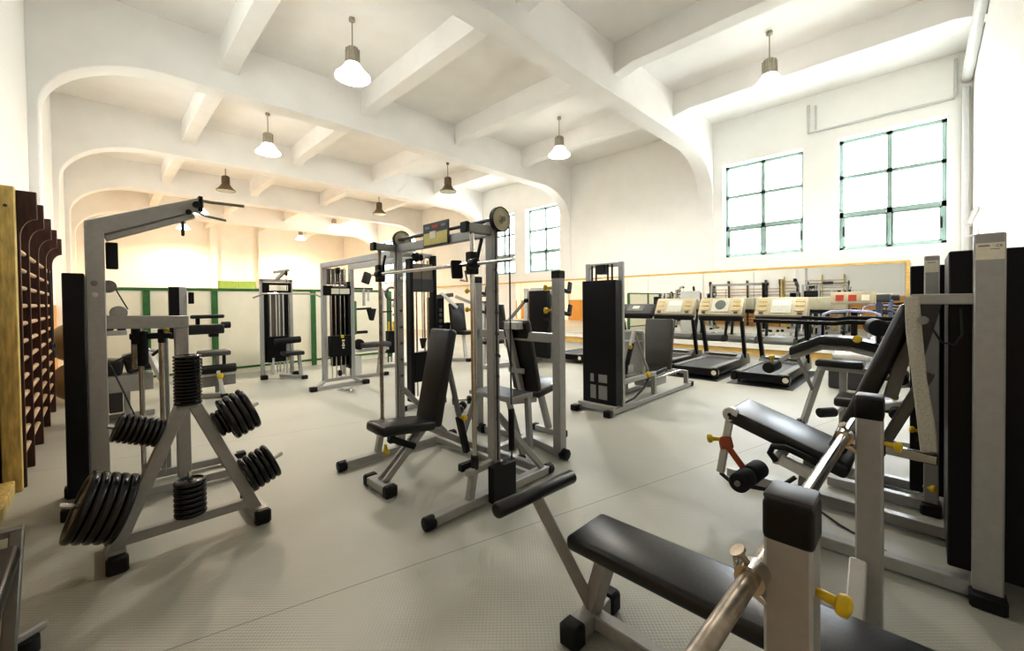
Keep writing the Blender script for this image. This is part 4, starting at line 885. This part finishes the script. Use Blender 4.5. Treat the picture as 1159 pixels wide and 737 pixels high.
# ------------------------------------------------------------------ seated machine with black pads behind the plate rack
sd = thing('pad_machine', 'machine with stacked black arm pads and square seat left of the lat pulldown', 'gym machine', (1.1, 7.6, 0))
bar(sd, 'column', (.90, 7.75, .05), (.90, 7.75, 1.66), .1, .08); blk(sd, 'column_shroud', .74, .86, 7.7, 7.8, .9, 1.66, 'shroud'); blk(sd, 'side_box', .965, 1.03, 7.66, 7.72, 1.41, 1.58, 'shroud')
pad(sd, 'upper_handle', (1.18, 7.6, 1.215), (.42, .08, .055)); bar(sd, 'handle_post', (1.06, 7.62, 1.1), (1.06, 7.62, 1.2), .05, .05, 'black_plastic'); pad(sd, 'arm_pad', (1.14, 7.55, 1.03), (.44, .26, .14)); roller(sd, 'arm_roller', (1.34, 7.55, 1.08), (1.46, 7.55, 1.08), .05); blk(sd, 'pad_bracket', 1.18, 1.3, 7.5, 7.6, .91, .97)
MB().rbox((1.24, 7.55, .665), (.38, .34, .07)).build('seat', 'grey_vinyl', sd, .02, 3); bar(sd, 'seat_post', (1.28, 7.6, .05), (1.28, 7.6, .63), .05, .05, 'silver'); bar(sd, 'seat_link', (1.38, 7.62, .63), (1.38, 7.62, .35), .04, .05, 'black_plastic')
roller(sd, 'leg_roller', (.98, 7.45, .43), (1.50, 7.45, .43), .065); blk(sd, 'lower_panel', 1.0, 1.50, 7.47, 7.51, .17, .36, 'mid_grey'); bar(sd, 'panel_edge', (.98, 7.45, .345), (1.5, 7.45, .345), .03, .035, 'silver_light'); bar(sd, 'front_leg', (1.26, 7.42, .42), (1.32, 7.38, .04), .05, .06, 'silver_light'); knob(sd, (1.27, 7.38, .34), (0, -1, 0), 1.6); foot(sd, (1.33, 7.36), (.09, .08, .06)); bar(sd, 'base_rail', (.88, 7.75, .04), (1.3, 7.4, .04), .07, .06); blk(sd, 'back_pad', 1.0, 1.1, 7.56, 7.66, .46, .6, 'vinyl')

# ------------------------------------------------------------------ abdominal bench seen through the lat tower
aw = thing('abdominal_bench', 'low machine with two black pads and silver box seen through the lat tower frame', 'gym machine', (.3, 6.9, 0))
MB().rbox((.12, 6.9, .66), (.18, .34, .18), (0, math.radians(8), 0)).build('pad', 'vinyl', aw, .03, 3); MB().rbox((.34, 6.9, .70), (.24, .34, .22), (0, math.radians(-12), 0)).build('pad', 'vinyl', aw, .03, 3)
blk(aw, 'side_box', .06, .48, 6.72, 7.05, .36, .56, 'silver'); blk(aw, 'under_box', .08, .2, 6.76, 7.0, .12, .36, 'dark_grey'); bar(aw, 'leg', (.24, 6.85, .38), (.24, 6.85, .04), .06, .06)
bar(aw, 'arm', (.42, 6.75, .86), (.60, 6.6, .36), .07, .05, 'silver_light'); rod(aw, 'arm_peg', (.46, 6.7, .84), (.54, 6.68, .82), .018, 'chrome'); rod(aw, 'arm_peg', (.47, 6.68, .78), (.56, 6.66, .86), .018, 'black_plastic')
tube(aw, 'cable', [(.05, 6.6, .8), (.1, 6.55, .7), (.2, 6.45, .4), (.3, 6.35, .08)], .008, 'cable'); disc(aw, 'floor_pulley', (.30, 6.34, .05), (0, 1, 0), .045, .05); tube(aw, 'strap', [(.1, 6.72, .72), (.25, 6.71, .80), (.45, 6.72, .84)], .009, 'cable')
bar(aw, 'base_rail', (.02, 6.4, .04), (.42, 6.5, .04), .05, .05); bar(aw, 'base_rail', (.02, 6.95, .04), (.5, 6.95, .04), .06, .06); bar(aw, 'base_link', (.05, 6.4, .04), (.05, 6.95, .04), .05, .05); bar(aw, 'rest_bar', (.05, 7.0, 1.06), (.26, 7.0, 1.06), .04, .06, 'silver')
bar(aw, 'rest_post', (.05, 7.0, .04), (.05, 7.0, 1.06), .05, .05, 'silver'); blk(aw, 'rest_pad', .06, .14, 6.98, 7.03, 1.09, 1.115, 'dark_grey'); blk(aw, 'rest_pad', .17, .25, 6.98, 7.03, 1.09, 1.115, 'dark_grey')

# ------------------------------------------------------------------ fragment of a bench frame at the lower left corner
fr_ = thing('incline_bench', 'corner of a grey bench frame at the lower left edge of the photo', 'gym bench', (-.32, 2.3, 0))
bar(fr_, 'sloping_bar', (-.245, 2.56, .50), (-.255, 2.28, .04), .04, .04, 'silver_dark'); bar(fr_, 'top_bar', (-.42, 2.56, .50), (-.225, 2.56, .50), .04, .03, 'silver_dark'); MB().bar((-.38, 2.46, .085), (-.185, 2.60, .075), .07, .035).build('foot_plate', 'silver', fr_, .008, 1); MB().cyl((-.225, 2.54, 0), (-.225, 2.54, .06), .035, n=16).build('foot', 'rubber', fr_)
bar(fr_, 'sloping_bar', (-.40, 2.56, .50), (-.41, 2.28, .04), .04, .04, 'silver_dark'); pad(fr_, 'pad', (-.325, 2.2, .46), (.2, .5, .06), m='vinyl')
# ------------------------------------------------------------------ small dumbbells on the floor
def dumbbell(label, loc, rz):
    t = thing('dumbbell', label, 'dumbbell', (0, 0, 0), 'dumbbells on the floor behind the adjustable bench')
    rod(t, 'grip', (-.07, 0, .055), (.07, 0, .055), .014, 'chrome')
    for s in (-1, 1): MB().cyl((s * .07, 0, .055), (s * .13, 0, .055), .055, n=18).build('head', 'iron', t, .01, 2)
    t.location = loc; t.rotation_euler = (0, 0, rz); return t
dumbbell('small black dumbbell on the floor behind the backrest, the nearer one', (3.25, 4.12, 0), .7)
dumbbell('small black dumbbell on the floor behind the backrest, the farther one', (3.5, 4.42, 0), -.5)

# ------------------------------------------------------------------ camera, daylight
cam = bpy.data.cameras.new('camera'); co = bpy.data.objects.new('camera', cam); COL.objects.link(co); SC.camera = co
cam.sensor_fit = 'HORIZONTAL'; cam.sensor_width = 36; cam.lens = 36 * 467.9 / 1159
cam.shift_x = (579.5 - 573.414) / 1159; cam.shift_y = -(368.5 - 347.65) / 1159
yw, pt_, rl = math.radians(44.726), math.radians(-.864), math.radians(-.6567)
fw = Vector((math.sin(yw) * math.cos(pt_), math.cos(yw) * math.cos(pt_), math.sin(pt_))); rt = Vector((math.cos(yw), -math.sin(yw), 0)); up = rt.cross(fw)
r2 = rt * math.cos(rl) + up * math.sin(rl); u2 = up * math.cos(rl) - rt * math.sin(rl)
Mx = Matrix((r2, u2, -fw)).transposed().to_4x4(); Mx.translation = (0, 0, 1.4); co.matrix_world = Mx
cam.clip_start = .02; cam.clip_end = 200

w = bpy.data.worlds.new('sky'); SC.world = w; w.use_nodes = True
nt = w.node_tree; bg = nt.nodes['Background']
tc = nt.nodes.new('ShaderNodeTexCoord'); sp = nt.nodes.new('ShaderNodeSeparateXYZ'); nt.links.new(tc.outputs['Generated'], sp.inputs[0])
rp_ = nt.nodes.new('ShaderNodeValToRGB'); rp_.color_ramp.elements[0].position = .40; rp_.color_ramp.elements[1].position = .62
rp_.color_ramp.elements[0].color = (.55, .58, .52, 1); rp_.color_ramp.elements[1].color = (.86, .93, 1, 1)
ma = nt.nodes.new('ShaderNodeMapRange'); ma.inputs['From Min'].default_value = -1; ma.inputs['From Max'].default_value = 1
nt.links.new(sp.outputs['Z'], ma.inputs['Value']); nt.links.new(ma.outputs[0], rp_.inputs['Fac']); nt.links.new(rp_.outputs[0], bg.inputs['Color'])
bg.inputs['Strength'].default_value = SKY
# daylight entering through the window openings
for x, s, L in ((XB + .34, 1, WB), (XC - .34, -1, WC)):
    for (y0, y1, z0, z1) in L:
        l = bpy.data.lights.new('window_daylight', 'AREA'); l.shape = 'RECTANGLE'; l.size = y1 - y0; l.size_y = z1 - z0; l.energy = 6.5 * PI * l.size * l.size_y; l.color = (.86, .93, 1)
        o = bpy.data.objects.new('window_daylight', l); COL.objects.link(o); o.location = (x, (y0 + y1) / 2, (z0 + z1) / 2)
        o.rotation_euler = (PI / 2, 0, PI / 2 if s > 0 else -PI / 2)
SC.cycles.use_denoising = True
SC.cycles.max_bounces = 10; SC.cycles.diffuse_bounces = 6; SC.cycles.glossy_bounces = 5; SC.cycles.transparent_max_bounces = 12
SC.cycles.caustics_reflective = False; SC.cycles.caustics_refractive = False; SC.cycles.sample_clamp_indirect = 8
SC.view_settings.view_transform = 'Standard'; SC.view_settings.look = 'None'; SC.view_settings.exposure = EXPO; SC.view_settings.gamma = GAM
